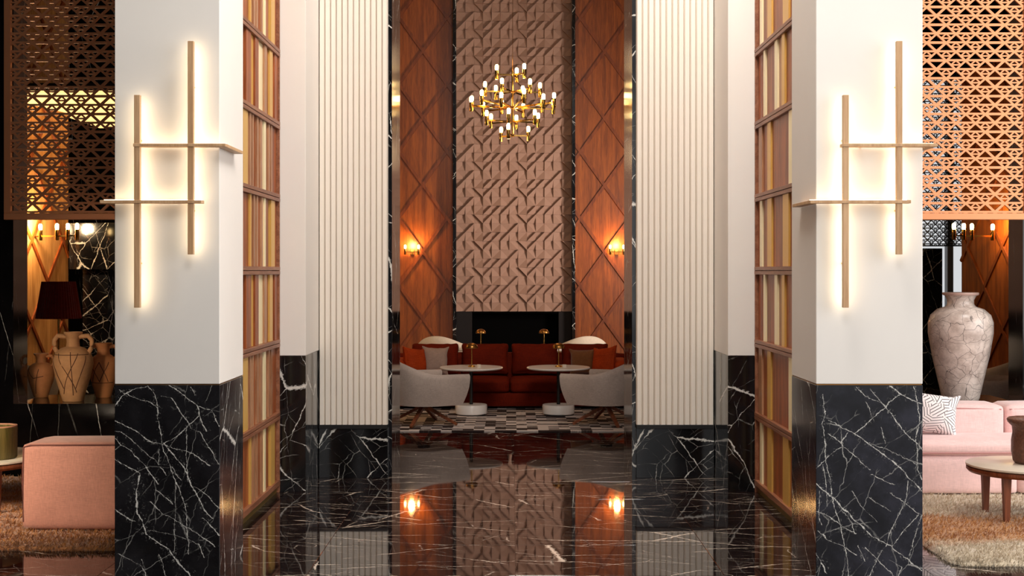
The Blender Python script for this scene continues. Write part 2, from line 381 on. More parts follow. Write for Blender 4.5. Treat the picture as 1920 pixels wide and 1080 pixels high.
VR = [([(130, 575), (230, 655), (290, 720), (370, 800), (440, 865), (545, 920), (620, 980), (714, 1050)], .006),
      ([(200, 232), (330, 300), (430, 365), (530, 440), (600, 500), (665, 570), (714, 620)], .006), ([(590, 90), (505, 165), (440, 220), (340, 305)], .0058),
      ([(305, 300), (270, 355), (280, 372), (200, 430), (140, 485)], .0045), ([(350, 50), (400, 100), (500, 145), (555, 210), (620, 300), (680, 350), (714, 405)], .0048),
      ([(540, 45), (600, 90), (660, 125), (714, 145)], .006), ([(665, 45), (690, 150), (700, 230), (680, 330), (685, 400), (690, 500), (714, 560)], .005),
      ([(172, 90), (185, 200), (168, 250), (180, 330), (185, 450), (215, 570), (220, 640), (245, 740), (270, 810), (290, 930), (300, 1000), (310, 1085)], .005),
      ([(200, 305), (270, 360), (330, 410), (400, 480), (425, 500)], .0042), ([(140, 725), (200, 750), (270, 805), (355, 850)], .0048), ([(530, 625), (620, 685), (700, 740)], .004),
      ([(700, 738), (640, 800), (590, 860), (545, 920)], .0048), ([(635, 560), (625, 660), (580, 750), (545, 820), (510, 920)], .004), ([(435, 520), (500, 560), (565, 583)], .004),
      ([(140, 830), (200, 885), (280, 915), (350, 965)], .004), ([(400, 920), (470, 990), (560, 1085)], .0042), ([(490, 940), (460, 1010), (425, 1085)], .0042),
      ([(135, 950), (170, 1020), (195, 1070)], .009), ([(430, 60), (510, 165)], .003), ([(405, 130), (450, 235)], .003), ([(485, 270), (510, 360)], .0034), ([(712, 745), (650, 930), (640, 975)], .003),
      ([(430, 355), (560, 410), (690, 475)], .0022), ([(330, 610), (380, 700), (470, 790)], .003), ([(260, 700), (330, 790), (345, 850)], .003), ([(150, 610), (148, 720), (160, 800)], .004),
      ([(360, 910), (385, 960), (400, 1000)], .005), ([(420, 655), (540, 730)], .0024), ([(580, 1085), (600, 1030), (530, 990)], .003), ([(170, 470), (180, 540), (192, 620), (195, 700)], .004)]

# ------------------------------------------------------------------ floor of single marble slabs
fl = struct(G().box(-9, 9, -4, 22, -.12, -.013).build('floor', M['floor']))
slab_w, slab_l = 1.2, .8
slab = G().box(-slab_w/2+.001, slab_w/2-.001, -slab_l/2+.001, slab_l/2-.001, -.012, 0, .0012).data('floor_tile', M['floor'])
for i in range(-5, 5):
    for j in range(0, 16):
        y = 5.6+slab_l*j; x = .02+slab_w*(i+.5)
        if abs(x) > y*.41+.7: continue
        inst('floor_tile', slab, fl, (x, y+.4, 0))

# ------------------------------------------------------------------ shell
def wallbox(name, x0, x1, y0, y1, z0, z1, m): return struct(G().box(x0, x1, y0, y1, z0, z1).build(name, m))
TOP = 7.0
wallbox('ceiling', -9, 9, -4, 22.5, TOP, TOP+.2, M['ceiling'])
wallbox('wall_left', -9.2, -9, -4, 22.5, 0, TOP, M['sidepaint'])
wallbox('wall_rear', -9.2, 2.2, -4.2, -4, 0, TOP, M['sidepaint'])
wallbox('wall_right', 9, 9.2, 10.65, 22.5, 0, TOP, M['sidepaint'])
WF = 10.65            # front face of the dividing wall
JD = 11.41            # its rear face
wallbox('wall_divider_left', -2.9, -1.02, WF, JD, 0, TOP, M['stone'])
wallbox('wall_divider_right', 1.02, 2.9, WF, JD, 0, TOP, M['stone'])
wallbox('wall_end_left', -9, PX(25, WF), WF, WF+.31, 0, TOP, M['stone_dark'])
wallbox('wall_end_right', PX(1918, WF), 9, WF, WF+.31, 0, TOP, M['stone_dark'])
wallbox('wall_parapet_left', PX(25, WF)+.001, -2.9, WF, JD, 0, PZ(757, WF), M['stone_dark'])
wallbox('wall_parapet_right', 2.9, PX(1918, WF)-.001, WF, JD, 0, PZ(757, WF), M['stone_dark'])
BW = 21.1
# rear wall: marble flanks, veneered panels, tiled chimney breast
wallbox('wall_back_left', -9, -2.7, BW, BW+.3, 0, TOP, M['stone_dark'])
g = G(); g.box(2.7, 6.75, BW, BW+.3, 0, TOP); g.box(7.8, 9, BW, BW+.3, 0, TOP); g.box(6.75, 7.8, BW, BW+.3, 0, .7); g.box(6.75, 7.8, BW, BW+.3, 5, TOP)
struct(g.build('wall_back_right', M['stone_dark']))
wn = struct(G().box(6.75, 7.8, BW+.12, BW+.13, .7, 5).build('window_1', M['glass']))
for x in (6.78, 7.40, 7.77): G().box(x-.05, x+.05, BW+.05, BW+.2, .7, 5, .005).build('mullion', plain('grey_window_frame', (120, 120, 124), .5), wn)

wallbox('wall_back', -2.7, 2.7, BW+.36, BW+.6, 0, TOP, M['sidepaint'])
def veneer_wall(name, xa, xb, y, node_x, node_z, z0, z1, hx=.405, hz=.563):
    """veneered wall panel in the plane y with raised diagonal battens, each its own part"""
    w = struct(G().box(xa, xb, y, y+.25, z0, z1).build(name, M['woodwall']))
    for sgn in (1, -1):
        k0 = -40
        for k in range(-40, 41):
            # line: z = node_z + sgn*(x-node_x)*hz/hx + 2*k*hz
            zs = []
            fz = lambda x: node_z+sgn*(x-node_x)*hz/hx+2*k*hz
            fx = lambda z: node_x+(z-node_z-2*k*hz)*sgn*hx/hz
            a, b = xa, xb
            lo, hi = sorted((fx(z0), fx(z1)))
            a, b = max(a, lo), min(b, hi)
            if b-a < .05: continue
            L = .0 if sgn > 0 else .004
            G().beam((a, y-.016-L/2, fz(a)), (b, y-.016-L/2, fz(b)), .05, .032+L, up=(0, 1, 0)).build('batten', M['batten'], w)
    return w
veneer_wall('wall_back_veneer_left', -2.7, -.985, BW, PX(793, BW), PZ(472, BW), 0, TOP)
veneer_wall('wall_back_veneer_right', 1.05, 2.7, BW, PX(1133.5, BW), PZ(473.5, BW), 0, TOP)

# chimney breast of relief tiles
TS = .1475; TX0 = -.93; TZ0 = PZ(584, 21.0); TY = 21.06
cb = struct(G().box(TX0, 1.0, TY, BW+.3, TZ0, TOP).build('wall_chimney', M['tile']))
HT = .072
def tile_mesh(kind):
    g = G(); a = TS*.992; o = (TS-a)/2
    def quadcol(tri):   # tri: list of (u, v, h): one prism standing on the wall
        top = [g.bm.verts.new((o+u*a, -.006-h*HT, o+v*a)) for u, v, h in tri]; bot = [g.bm.verts.new((o+u*a, 0, o+v*a)) for u, v, h in tri]
        g.bm.faces.new(top); g.bm.faces.new(bot[::-1]); n = len(tri)
        for k in range(n): g.bm.faces.new((bot[k], bot[(k+1) % n], top[(k+1) % n], top[k]))
    TL, TR, BL, BR = (0, 1), (1, 1), (0, 0), (1, 0)
    if kind == 'P': quadcol([TL+(.95,), BL+(.55,), TR+(.0,)]); quadcol([BL+(.55,), BR+(.30,), TR+(.0,)])
    if kind == 'Q': quadcol([TL+(1,), BL+(.5,), BR+(.45,)]); quadcol([TL+(1,), BR+(.45,), TR+(.0,)])
    if kind == 'R': quadcol([TL+(.6,), BL+(.95,), BR+(.1,)]); quadcol([TL+(.6,), BR+(.1,), TR+(.55,)])
    if kind == 'L': quadcol([BL+(.4,), TR+(.55,), TL+(.95,)]); quadcol([BL+(.4,), BR+(.95,), TR+(.55,)])
    if kind == 'C': quadcol([TL+(.35,), BL+(.0,), TR+(.05,)]); quadcol([BL+(1,), BR+(.2,), TR+(1,)])
    if kind == 'D': quadcol([TL+(.0,), BL+(.4,), BR+(.05,)]); quadcol([TL+(1,), BR+(1,), TR+(.2,)])
    return g.data('tile', M['tile'])
TM = {k: tile_mesh(k) for k in 'PQRLCD'}
PAT = ['CPLCC', 'PQDCR', 'RCPQL']          # one repeat: five tiles across, three down
rest = bmesh.new()
nrow = int((TOP-TZ0)/TS)
for r in range(nrow):
    for c in range(13):
        me = TM[PAT[(2-r) % 3][c % 5]]
        loc = (TX0+c*TS, TY, TZ0+r*TS)
        if r < 23: inst('tile', me, cb, loc)
        elif r < 38:
            n0 = len(rest.verts); rest.from_mesh(me); rest.verts.ensure_lookup_table()
            bmesh.ops.translate(rest, verts=rest.verts[n0:], vec=loc)
me = bpy.data.meshes.new('upper_tiles'); rest.to_mesh(me); rest.free(); me.materials.append(M['tile'])
inst('upper_tiles', me, cb)['kind'] = 'stuff'
g = G(); g.box(-.985, -.93, 20.86, BW+.1, 0, TOP); struct(g.build('trim_1', M['stone']))
g = G(); g.box(1.0, 1.05, 20.8, BW+.1, 0, TOP); struct(g.build('trim_2', M['stone']))
fp = thing('fireplace', 'black fireplace opening under the rose tiled chimney breast', 'fireplace', (.03, 21.0, 0))
g = G(); g.box(-.96, -.70, 0, .1, 0, TZ0-.002, .004); g.build('side_panel', M['charcoal'], fp)
g = G(); g.box(.75, .965, 0, .1, 0, TZ0-.002, .004); g.build('side_panel', M['charcoal'], fp)
g = G(); g.box(-.92, .97, .30, .34, 0, TZ0-.002); g.box(-.76, -.701, .1005, .3, 0, TZ0-.002); g.box(.751, .81, .1005, .3, 0, TZ0-.002); g.box(-.70, .75, 0, .3, 0, .08); g.box(-.70, .75, 0, .3, TZ0-.03, TZ0-.002); g.build('firebox', M['firebox'], fp)

# ------------------------------------------------------------------ near pillars with marble dado
def pillar(label, x0, x1, y0, y1, veins, fcrop, seed):
    cx = (x0+x1)/2; cy = (y0+y1)/2; hx = (x1-x0)/2; hy = (y1-y0)/2; zd = PZ(722, y0)
    t = thing('pillar', label, 'pillar', (cx, cy, 0))
    m = marble('pillar_marble_%d' % seed, dirs=(.62, .1), scale=2.8, stretch=3.4, width=.010, base=(30, 30, 34) if seed == 5 else (22, 21, 23), spec=.35, rough=.13, seed=seed, traced=crop_veins(veins, *fcrop, -hx, hx, zd), face=(-hx, hx, zd),
               tint=(56, 56, 66) if seed == 5 else (38, 37, 40))  # right pillar's marble lighter and bluer: daylight haze put into its colour
    d = G().box(-hx, hx, -hy, hy, .0, zd, .002).build('dado', m, t)
    G().box(-hx+.004, hx-.004, -hy+.004, hy-.004, zd, zd+.006).build('metal_trim', M['brass_dull'], t)
    G().box(-hx, hx, -hy, hy, zd+.006, TOP-.002, .003).build('shaft', M['plaster'], t)
    return t
D1 = 7.15
PLX0, PLX1 = PX(215, D1), PX(412, D1)
PRX0, PRX1 = PX(1530, D1), PX(1730, D1)
pl = pillar('white left front pillar on black marble dado, with lit bar sconce', PLX0, PLX1, D1, 7.77, VL, (18, 592, 40, 1089), 2)
pr = pillar('white right front pillar on black marble dado, with lit bar sconce', PRX0, PRX1, D1, 7.77, VR, (133, 714, 40, 1089), 5)

# far pillars beside the fluted panels
def far_pillar(label, x0, x1, seed):
    cx = (x0+x1)/2; zd = PZ(667, 9.93); hx = (x1-x0)/2
    t = thing('pillar', label, 'pillar', (cx, 9.93, 0))
    m = marble('far_pillar_marble_%d' % seed, dirs=(.7, -.35), scale=2.7, stretch=3.2, width=.013, seed=seed)
    G().box(-hx, hx, 0, .7, 0, zd, .002).build('dado', m, t)
    G().box(-hx, hx, 0, .7, zd, TOP-.002, .003).build('shaft', M['plaster'], t)
    return t
FLX = PX(573, 9.93); FRX = PX(1365, 9.93)
far_pillar('white left rear pillar on black dado between slat screen and fluted panel', -1.93, FLX, 8)
far_pillar('white right rear pillar on black dado between slat screen and fluted panel', FRX, 2.02, 9)

# fluted panels
def fluted(label, x0, x1, n):
    t = thing('fluted_panel', label, 'panel', (x0, WF-.06, 0)); w = x1-x0; zb = PZ(796, 10.6)
    G().box(0, w, -.0, .058, 0, zb-.035, .002).build('base', M['stone_base'], t)
    G().box(0, w, -.012, .058, zb-.035, zb, .002).build('base_cap', M['black'], t)
    G().box(0, w, .03, .058, zb, TOP-.002).build('backing', M['cream'], t)
    p = w/n
    me = G().prism([(0, .03), (p*.02, .014), (p*.17, -.004), (p*.83, -.004), (p*.98, .014), (p, .03)], lambda u, v: (u, v, zb), lambda u, v: (u, v, TOP-.002)).data('flute', M['cream'])
    for k in range(n): inst('flute', me, t, (k*p, 0, 0))
    return t
fluted('cream fluted wall panel left of the central opening', FLX+.004, PX(728, WF), 12)
fluted('cream fluted wall panel right of the central opening', PX(1192, WF), FRX-.004, 13)

# ------------------------------------------------------------------ slat screens between the pillars
ZR = [1.752+.573*k for k in range(-3, 9)]
LA = [(455, 456, 'w', 0), (461, 470.5, 'n', 2), (470.5, 478, 'g', 1), (478, 484.5, 'n', 2), (484.5, 495.5, 'p', 1), (495.5, 500, 'l', 2), (500, 505.5, 'w', 1), (505.5, 511, 'g', 2), (511, 514.5, 'w', 0), (514.5, 521, 'n', 2)]
LB = [(456, 464.5, 'g', 2), (464.5, 468, 'w', 0), (468, 471, 'l', 2), (471, 473, 'w', 0), (473, 475.5, 'l', 2), (475.5, 481.5, 'w', 1), (481.5, 484.5, 'l', 2), (484.5, 488, 'w', 0), (488, 491.5, 'l', 2), (491.5, 494.5, 'w', 0), (494.5, 498.5, 'p', 2), (498.5, 503.5, 'n', 1), (503.5, 505.5, 'l', 2), (505.5, 508, 'w', 0), (508, 510.5, 'l', 2), (510.5, 521, 'n', 1)]
LC = [(455, 469, 'n', 1), (469, 471, 'g', 2), (471, 475, 'w', 0), (475, 478, 'l', 2), (478, 481, 'w', 0), (481, 483.5, 'l', 2), (483.5, 490, 'w', 1), (490, 492.5, 'l', 2), (492.5, 495, 'g', 1), (495, 498, 'p', 2), (498, 506, 'n', 1), (506, 508, 'w', 0), (508, 515, 'g', 2), (515, 521, 'n', 1)]
RC = [(1419, 1425, 'n', 1), (1425, 1429, 'p', 2), (1429, 1439, 'n', 1), (1439, 1447, 'g', 2), (1447, 1468, 'n', 1), (1468, 1479, 'g', 2), (1479, 1490, 'n', 1)]
RA = [(1419, 1427, 'n', 1), (1427, 1431.5, 'g', 0), (1431.5, 1435.5, 'p', 2), (1435.5, 1449, 'n', 1), (1449, 1452.5, 'g', 0), (1452.5, 1458, 'p', 2), (1458, 1466, 'l', 1), (1466, 1471.5, 'g', 2), (1471.5, 1490, 'n', 1)]
RB = [(1419, 1423, 'n', 1), (1423, 1429, 'l', 2), (1429, 1439, 'n', 1), (1439, 1445.5, 'g', 2), (1445.5, 1479, 'n', 1), (1479, 1492, 'p', 2)]
SM = {'w': M['walnut'], 'n': M['walnut'], 'l': M['walnut_pale'], 'g': M['goldslat'], 'p': M['goldpale']}
def slat_screen(label, X, rows, sgn):
    """sgn +1: faces +x (left screen), -1: faces -x"""
    t = thing('slat_screen', label, 'screen', (X, 7.79, 0))
    dep = lambda px: abs(X)*F/abs(px-960)-7.79
    y0, y1 = .0, 9.925-7.79
    fx = lambda a, b: (min(sgn*a, sgn*b), max(sgn*a, sgn*b))
    xa, xb = fx(-.08, -.045); G().box(xa, xb, y0, y1, .0, TOP-.1).build('backing', M['walnut'], t)
    for z in ZR:
        xa, xb = fx(-.045, .016)
        if z < .1:
            G().box(xa, xb, y0, y1, .055, .10, .002).build('rail', M['railwood'], t)
            xa, xb = fx(-.045, -.008); G().box(xa, xb, y0, y1, 0, .055).build('plinth', M['olive'], t); continue
        for dz in (-.016, .016): G().box(xa, xb, y0, y1, z+dz-.0135, z+dz+.0135, .002).build('rail', M['railwood'], t)
    xa, xb = fx(-.045, .014); G().box(xa, xb, y1-.028, y1, 0, TOP-.1, .002).build('stile', M['railwood'], t)
    for i in range(len(ZR)-1):
        za, zb = ZR[i]+.031, ZR[i+1]-.031
        if i == 0: za = .10
        row = rows[(i) % 3]
        for a, b, k, p in row:
            ya, yb = sorted((dep(a), dep(b))); ya = max(0, ya); yb = min(y1-.03, yb)
            if yb-ya < .008: continue
            xa, xb = fx(-.045, (-.03, -.012, .002)[p])
            G().box(xa, xb, ya+.001, yb-.001, za, zb).build('slat', SM[k], t)
        # slats of the stretch that the near pillar hides
        y = 0.0; lim = min(dep(row[0][0]), dep(row[0][1]), dep(row[-1][0]), dep(row[-1][1])); q = 0
        while y < lim-.03:
            w = min((.12, .05, .16, .08)[q % 4], lim-y); xa, xb = fx(-.045, (-.012, .002, -.012, .002)[q % 4])
            G().box(xa, xb, y+.001, y+w-.001, za, zb).build('slat', SM['ngnp'[q % 4]], t); y += w; q += 1
    return t
# rows counted from the floor: C, B, A, C, B, A ...
slat_screen('tall screen of walnut and gold slats behind the left front pillar', -1.851, [LC, LB, LA], 1)
slat_screen('tall screen of walnut and gold slats behind the right front pillar', 1.935, [RC, RB, RA], -1)

# ------------------------------------------------------------------ lit bar sconces on the near pillars
def bar_sconce(label, x, corner_r, corner_l):
    """x: offset of the left upright; origin on the pillar face"""
    t = thing('bar_sconce', label, 'sconce', (x, D1, 0))
    y = -.075; mm = D1/F*.99
    for dx, za, zb in ((0, 1.543, 2.742), (.302, 1.843, 3.046)):
        u = G().box(dx-.0165, dx+.0165, y-.014, y+.014, za, zb, .0015).build('upright', M['bartan'], t)
        G().box(dx-.011, dx+.011, y+.0141, y+.020, za+.01, zb-.01).build('led_strip', M['led'], u)
        for zz in (za+.25, zb-.25): G().tube((dx, y+.014, zz), (dx, -.001, zz), .005, n=8).build('standoff', M['brass'], u)
    for z, xa, xb, L in ((2.459, -.02, corner_r+.055 if corner_r else .575, 'r'), (2.140, (corner_l-.055) if corner_l else -.205, .365, 'l')):
        g = G(); g.box(xa, xb, y-.02, -.030, z-.009, z+.009, .0015)
        sh = g.build('shelf', M['bartan'], t)
        G().box(xa+.01, xb-.01, -.050, -.034, z+.0091, z+.014).build('led_strip', M['led'], sh)
        for xx in (xa+.12, xb-.14): G().tube((xx, -.031, z), (xx, -.001, z), .005, n=8).build('standoff', M['brass'], sh)
        if L == 'r': G().box(xb-.05, xb, -.029, .36, z-.009, z+.009, .0015).build('return_shelf', M['bartan'], t)
        else: G().box(xa, xa+.05, -.029, .36, z-.009, z+.009, .0015).build('return_shelf', M['bartan'], t)
    return t
bx = PX(257.5, 7.07)
bar_sconce('crossed oak bar wall light glowing on the left front pillar', bx, PLX1-bx, PLX0-bx)
bx = PX(1585.5, 7.07)
bar_sconce('crossed oak bar wall light glowing on the right front pillar', bx, PRX1-bx, PRX0-bx)

# ------------------------------------------------------------------ perforated copper screens
def perforated(name, label, x0, x1, z0, z1, y, ax, m, base=.163, rowh=.0746, fr=.055, thick=.02, phase=0, lt=.0205, parts=True):
    """laser cut sheet of triangles; ax = x of a column of whole triangles"""
    t = thing(name, label, 'screen', ((x0+x1)/2, y, z0)); ox = (x0+x1)/2
    xa, xb, za, zb = x0+fr, x1-fr, z0+fr, z1-fr
    g = G(); bm = g.bm
    def clip(poly):
        for ax_, lim, keep in ((0, xa, 1), (0, xb, -1), (1, za, 1), (1, zb, -1)):
            o = []
            for i in range(len(poly)):
                p, q = poly[i], poly[(i+1) % len(poly)]
                ip = (p[ax_]-lim)*keep >= 0; iq = (q[ax_]-lim)*keep >= 0
                if ip: o.append(p)
                if ip != iq:
                    s_ = (lim-p[ax_])/(q[ax_]-p[ax_]); o.append((p[0]+s_*(q[0]-p[0]), p[1]+s_*(q[1]-p[1])))
            poly = o
            if len(poly) < 3: return []
        return poly
    def inset(tri, w):
        cx = sum(p[0] for p in tri)/3; cz = sum(p[1] for p in tri)/3
        a, b, c = [math.dist(tri[(i+1) % 3], tri[(i+2) % 3]) for i in range(3)]
        ar = abs((tri[1][0]-tri[0][0])*(tri[2][1]-tri[0][1])-(tri[2][0]-tri[0][0])*(tri[1][1]-tri[0][1]))/2
        rin = 2*ar/(a+b+c); ix = (a*tri[0][0]+b*tri[1][0]+c*tri[2][0])/(a+b+c); iz = (a*tri[0][1]+b*tri[1][1]+c*tri[2][1])/(a+b+c)
        k = max(.05, 1-w/rin); return [(ix+(p[0]-ix)*k, iz+(p[1]-iz)*k) for p in tri]
    def ring(tri, w):
        inn = inset(tri, w)
        for i in range(3):
            j = (i+1) % 3
            q = clip([tri[i], tri[j], inn[j], inn[i]])
            if not q: continue
            f = [bm.verts.new((p[0]-ox, 0, p[1]-z0)) for p in q]; b = [bm.verts.new((p[0]-ox, thick, p[1]-z0)) for p in q]
            n = len(q); bm.faces.new(f); bm.faces.new(b[::-1])
            for k in range(n): bm.faces.new((f[k], f[(k+1) % n], b[(k+1) % n], b[k]))
    nr = int((zb-za)/rowh)+2; nc = int((xb-xa)/base)+4
    for r in range(nr):
        zt = zb-r*rowh; zl = zt-rowh; odd = (r+phase) % 2
        i0 = int((xa-ax)/base)-2
        for i in range(i0, i0+nc+3):
            cx = ax+i*base+(base/2 if odd else 0)
            dn = [(cx-base/2, zt), (cx+base/2, zt), (cx, zl)]
            up = [(cx, zl), (cx+base/2, zt), (cx+base, zl)]
            ring(up, lt*.5)
            if not odd and i % 3 == 0: ring(dn, lt*.5)
            else:
                h = [((dn[k][0]+dn[(k+1) % 3][0])/2, (dn[k][1]+dn[(k+1) % 3][1])/2) for k in range(3)]
                for tr in ([dn[0], h[0], h[2]], [h[0], dn[1], h[1]], [h[2], h[1], dn[2]], [h[0], h[1], h[2]]): ring(tr, lt*.3)
    me = bpy.data.meshes.new('perforated_sheet'); bmesh.ops.recalc_face_normals(bm, faces=bm.faces[:]); bm.to_mesh(me); bm.free(); me.materials.append(m)
    inst('perforated_sheet', me, t)
    w = x1-x0; h = z1-z0
    for a in ((-w/2, w/2, 0, fr), (-w/2, w/2, h-fr, h)): G().box(a[0], a[1], -.012, thick+.012, a[2], a[3], .003).build('frame_bar', m, t)
    for a in ((-w/2, -w/2+fr), (w/2-fr, w/2)): G().box(a[0], a[1], -.012, thick+.012, fr, h-fr, .003).build('frame_bar', m, t)
    return t
SY = 10.48
perforated('hanging_screen', 'hanging copper screen of cut triangles above the left vases', PX(8, SY), PX(8, SY)+1.62, PZ(412, SY), TOP-.003, SY, PX(78, SY), M['copper'])
perforated('hanging_screen', 'hanging copper screen of cut triangles above the large grey vase', PX(1932, SY)-1.62, PX(1932, SY), PZ(412, SY), TOP-.003, SY, PX(1756, SY), M['copper'], phase=0)
ps = perforated('perforated_screen', 'distant perforated screen with daylight behind, above the grey vase', 6.05, 6.84, PZ(462, 19.0), 4.7, 19.0, 6.3, M['black'], base=.12, rowh=.06, fr=.02, thick=.01, lt=.016)
for x in (-.3, .3): G().tube((x, .005, 4.7-PZ(462, 19.0)+.001), (x, .005, TOP-PZ(462, 19.0)-.002), .006, n=8).build('hanger', M['black'], ps)

# ------------------------------------------------------------------ lounge seen through the side openings
def partition(label, A, B, z1, node_s, node_z, flip, hx=.405, hz=.563, m='woodwall'):
    """upright veneered partition from A to B; battens on the side facing the viewer"""
    dx, dy = B[0]-A[0], B[1]-A[1]; L = math.hypot(dx, dy)
    t = thing('veneer_partition', label, 'partition', (A[0], A[1], 0), math.atan2(dy, dx))
    G().box(0, L, *((0, .12) if flip > 0 else (-.12, 0)), 0, z1).build('board', M[m], t)
    y = -.011*flip
    for sgn in (1, -1):
        for k in range(-20, 21):
            fz = lambda x: node_z+sgn*(x-node_s)*hz/hx+2*k*hz
            fx = lambda z: node_s+(z-node_z-2*k*hz)*sgn*hx/hz
            lo, hi = sorted((fx(0.0), fx(z1))); a, b = max(0, lo), min(L, hi)
            if b-a < .05: continue
            G().beam((a, y, fz(a)), (b, y, fz(b)), .045, .022+(.004 if sgn < 0 else 0), up=(0, 1, 0)).build('batten', M['batten'], t)
    return t
A_, B_ = (PX(30, 16.6), 16.6), (PX(128, 17.9), 17.9)
partition('amber veneer partition with diagonal battens behind the terracotta vases', A_, B_, TOP-.01, .35, PZ(450, 17.0), 1, m='honey')
A2, B2 = (PX(1803, 17.9), 17.9), (PX(1915, 16.6), 16.6)
partition('brown veneer partition with diagonal battens behind the large grey vase', A2, B2, 4.6, .95, PZ(462, 17.0), 1)
# marble pier and beam behind the left vases
t = thing('marble_pier', 'black veined marble pier behind the terracotta vases', 'pier', (-6.05, 17.95, 0))
G().box(-.10, .26, 0, .5, 0, PZ(505, 17.95), .003).build('shaft', M['stone_base'], t)
G().box(-.24, 1.5, -.15, .5, PZ(505, 17.95)+.001, PZ(418, 17.8), .003).build('beam', M['stone'], t)
t = thing('marble_pier', 'dark marble pier beside the bright window behind the grey vase', 'pier', (6.28, 19.2, 0))
G().box(-.35, PX(1767, 19.2)-6.28, 0, .4, 0, PZ(462, 19.2)-.03, .003).build('shaft', M['stone'], t)
t = thing('ceiling_light', 'warm backlit ceiling panel behind the left copper screen', 'ceiling light', (-5.6, 17.4, 4.0))
G().box(-.95, 1.2, -1.6, 2.4, .03, .12, .01).build('housing', M['charcoal'], t)
G().box(-.9, 1.15, -1.55, 2.35, .0, .0295).build('diffuser', M['softpanel'], t)
for x in (-.6, .9): G().tube((x, .4, .12), (x, .4, TOP-4.0-.002), .008, n=8).build('hanger', M['black'], t)

# ------------------------------------------------------------------ brass lamps
def holder_and_bulb(t, x, y, z, r=.017, hh=.085, hb=.055, lit=True):
    h = G().lathe([(0, -hh*.55), (r*.8, -hh*.55), (r, -hh*.5), (r, hh*.45), (r*.85, hh*.45), (0, hh*.45)], 12, (x, y, z)).build('bulb_holder', M['brass'], t, angle=40)
    b0 = hh*.45+.0005
    G().lathe([(0, b0), (r*.75, b0), (r*.95, b0+hb*.25), (r*.95, b0+hb*.75), (r*.6, b0+hb*.95), (0, b0+hb)], 12, (x, y, z)).build('bulb', M['bulb'] if lit else M['bulb_off'], h, True)
cz = PZ(200, 16.5); ch = thing('chandelier', 'tiered brass chandelier of glowing bulbs hanging before the tiled wall', 'chandelier', (.008, 16.5, cz))
G().tube((0, 0, -.40), (0, 0, .47), .014, n=10).build('stem', M['brass'], ch)
G().tube((0, 0, .47), (0, 0, TOP-cz-.002), .0035, n=6).build('cable', M['brass_dull'], ch)
tiers = [(.395, .215, 3, 75, 0), (.175, .365, 6, 8, 1), (-.035, .56, 12, 15, 2), (-.215, .365, 6, 22, 3), (-.40, .215, 3, 15, 4)]
for z, rr, n, a0, q in tiers:
    z += .02
    G().lathe([(0, -.014), (.022, -.014), (.022, .014), (0, .014)], 14, (0, 0, z)).build('hub', M['brass'], ch, angle=40)
    for k in range(n):
        a = R(a0+360*k/n); x, y = rr*cos(a), rr*sin(a); zz = z+(.05 if (n == 12 and k % 2) else 0)
        G().beam((.018*cos(a), .018*sin(a), z), (x, y, zz), .019, .019).build('arm', M['brass'], ch)
        holder_and_bulb(ch, x, y, zz, .024, .12, .078, not (n == 12 and k == 1))
point('chandelier_glow', (0, 16.5, cz+.6), 18, (1, .7, .38), .25); point('chandelier_glow_low', (0, 16.5, cz-.62), 20, (1, .7, .38), .25)

def wall_sconce(label, loc, rotz, xs, group=None, power=9, light_dx=None):
    """two or four bulbs on a brass bar; local +x along the bar, -y towards the room"""
    t = thing('wall_sconce', label, 'sconce', loc, rotz, group)
    a, b = min(xs), max(xs); c = (a+b)/2
    G().box(c-.03, c+.03, .055, .075, -.05, .05, .004).build('back_plate', M['brass_dull'], t)
    G().beam((c, .056, 0), (c, -.0, 0), .014, .014).build('bracket', M['brass_dull'], t)
    G().beam((a, 0, 0), (b, 0, 0), .014, .014).build('bar', M['brass'], t)
    for x in xs: holder_and_bulb(t, x, -.012, .01, .019, .10, .065)
    Mx = Matrix.Translation(loc) @ Matrix.Rotation(rotz, 4, 'Z')
    p = Mx @ Vector((c if light_dx is None else light_dx, -.07, .11)); point('sconce_glow', p, power, (1, .62, .24), .05)
    return t
ys = BW-.078
z = PZ(472.5, ys)
wall_sconce('two bulb brass wall sconce on the left amber veneer wall', (PX(773, ys), ys-.01, z), 0, (PX(760, ys)-PX(773, ys), PX(785, ys)-PX(773, ys)), power=22)
wall_sconce('two bulb brass wall sconce on the right amber veneer wall', (PX(1156, ys), ys-.01, z), 0, (PX(1144, ys)-PX(1156, ys), PX(1169, ys)-PX(1156, ys)), power=22)
ang = math.atan2(B_[1]-A_[1], B_[0]-A_[0])
def sconce_side(label, pts, back, power):
    """four bulbs on a bar standing out from a partition; pts = world x, y of the bulbs"""
    zc = PZ(443, pts[0][1]); t = thing('wall_sconce', label, 'sconce', (pts[0][0], pts[0][1], zc))
    L = [(p[0]-pts[0][0], p[1]-pts[0][1]) for p in pts]
    bx_, by_ = back[0]-pts[0][0], back[1]-pts[0][1]
    G().beam((L[0][0], L[0][1], 0), (L[-1][0], L[-1][1], 0), .02, .02).build('bar', M['brass'], t)
    for p in L: holder_and_bulb(t, p[0], p[1], .02, .026, .14, .085)
    G().beam((L[0][0], L[0][1], 0), (bx_, by_, 0), .02, .02).build('bracket', M['brass_dull'], t)
    point('sconce_glow', (pts[0][0]*.6+back[0]*.4, pts[0][1]-.12, zc+.16), power, (1, .72, .40), .06)
    return t
dl = 16.9
sconce_side('four bulb brass wall light above the rust pleated lamp shade', [(PX(79, dl), dl-.06), (PX(117, dl), dl-.2), (PX(141, dl), dl-.28), (PX(161, dl), dl-.34)], (PX(62, 16.95), 17.04), 130)
sconce_side('four bulb brass wall light above the large grey vase', [(PX(1858, dl), dl-.06), (PX(1812, dl), dl-.2), (PX(1793, dl), dl-.28), (PX(1772, dl), dl-.34)], (PX(1870, 16.9), 17.10), 30)

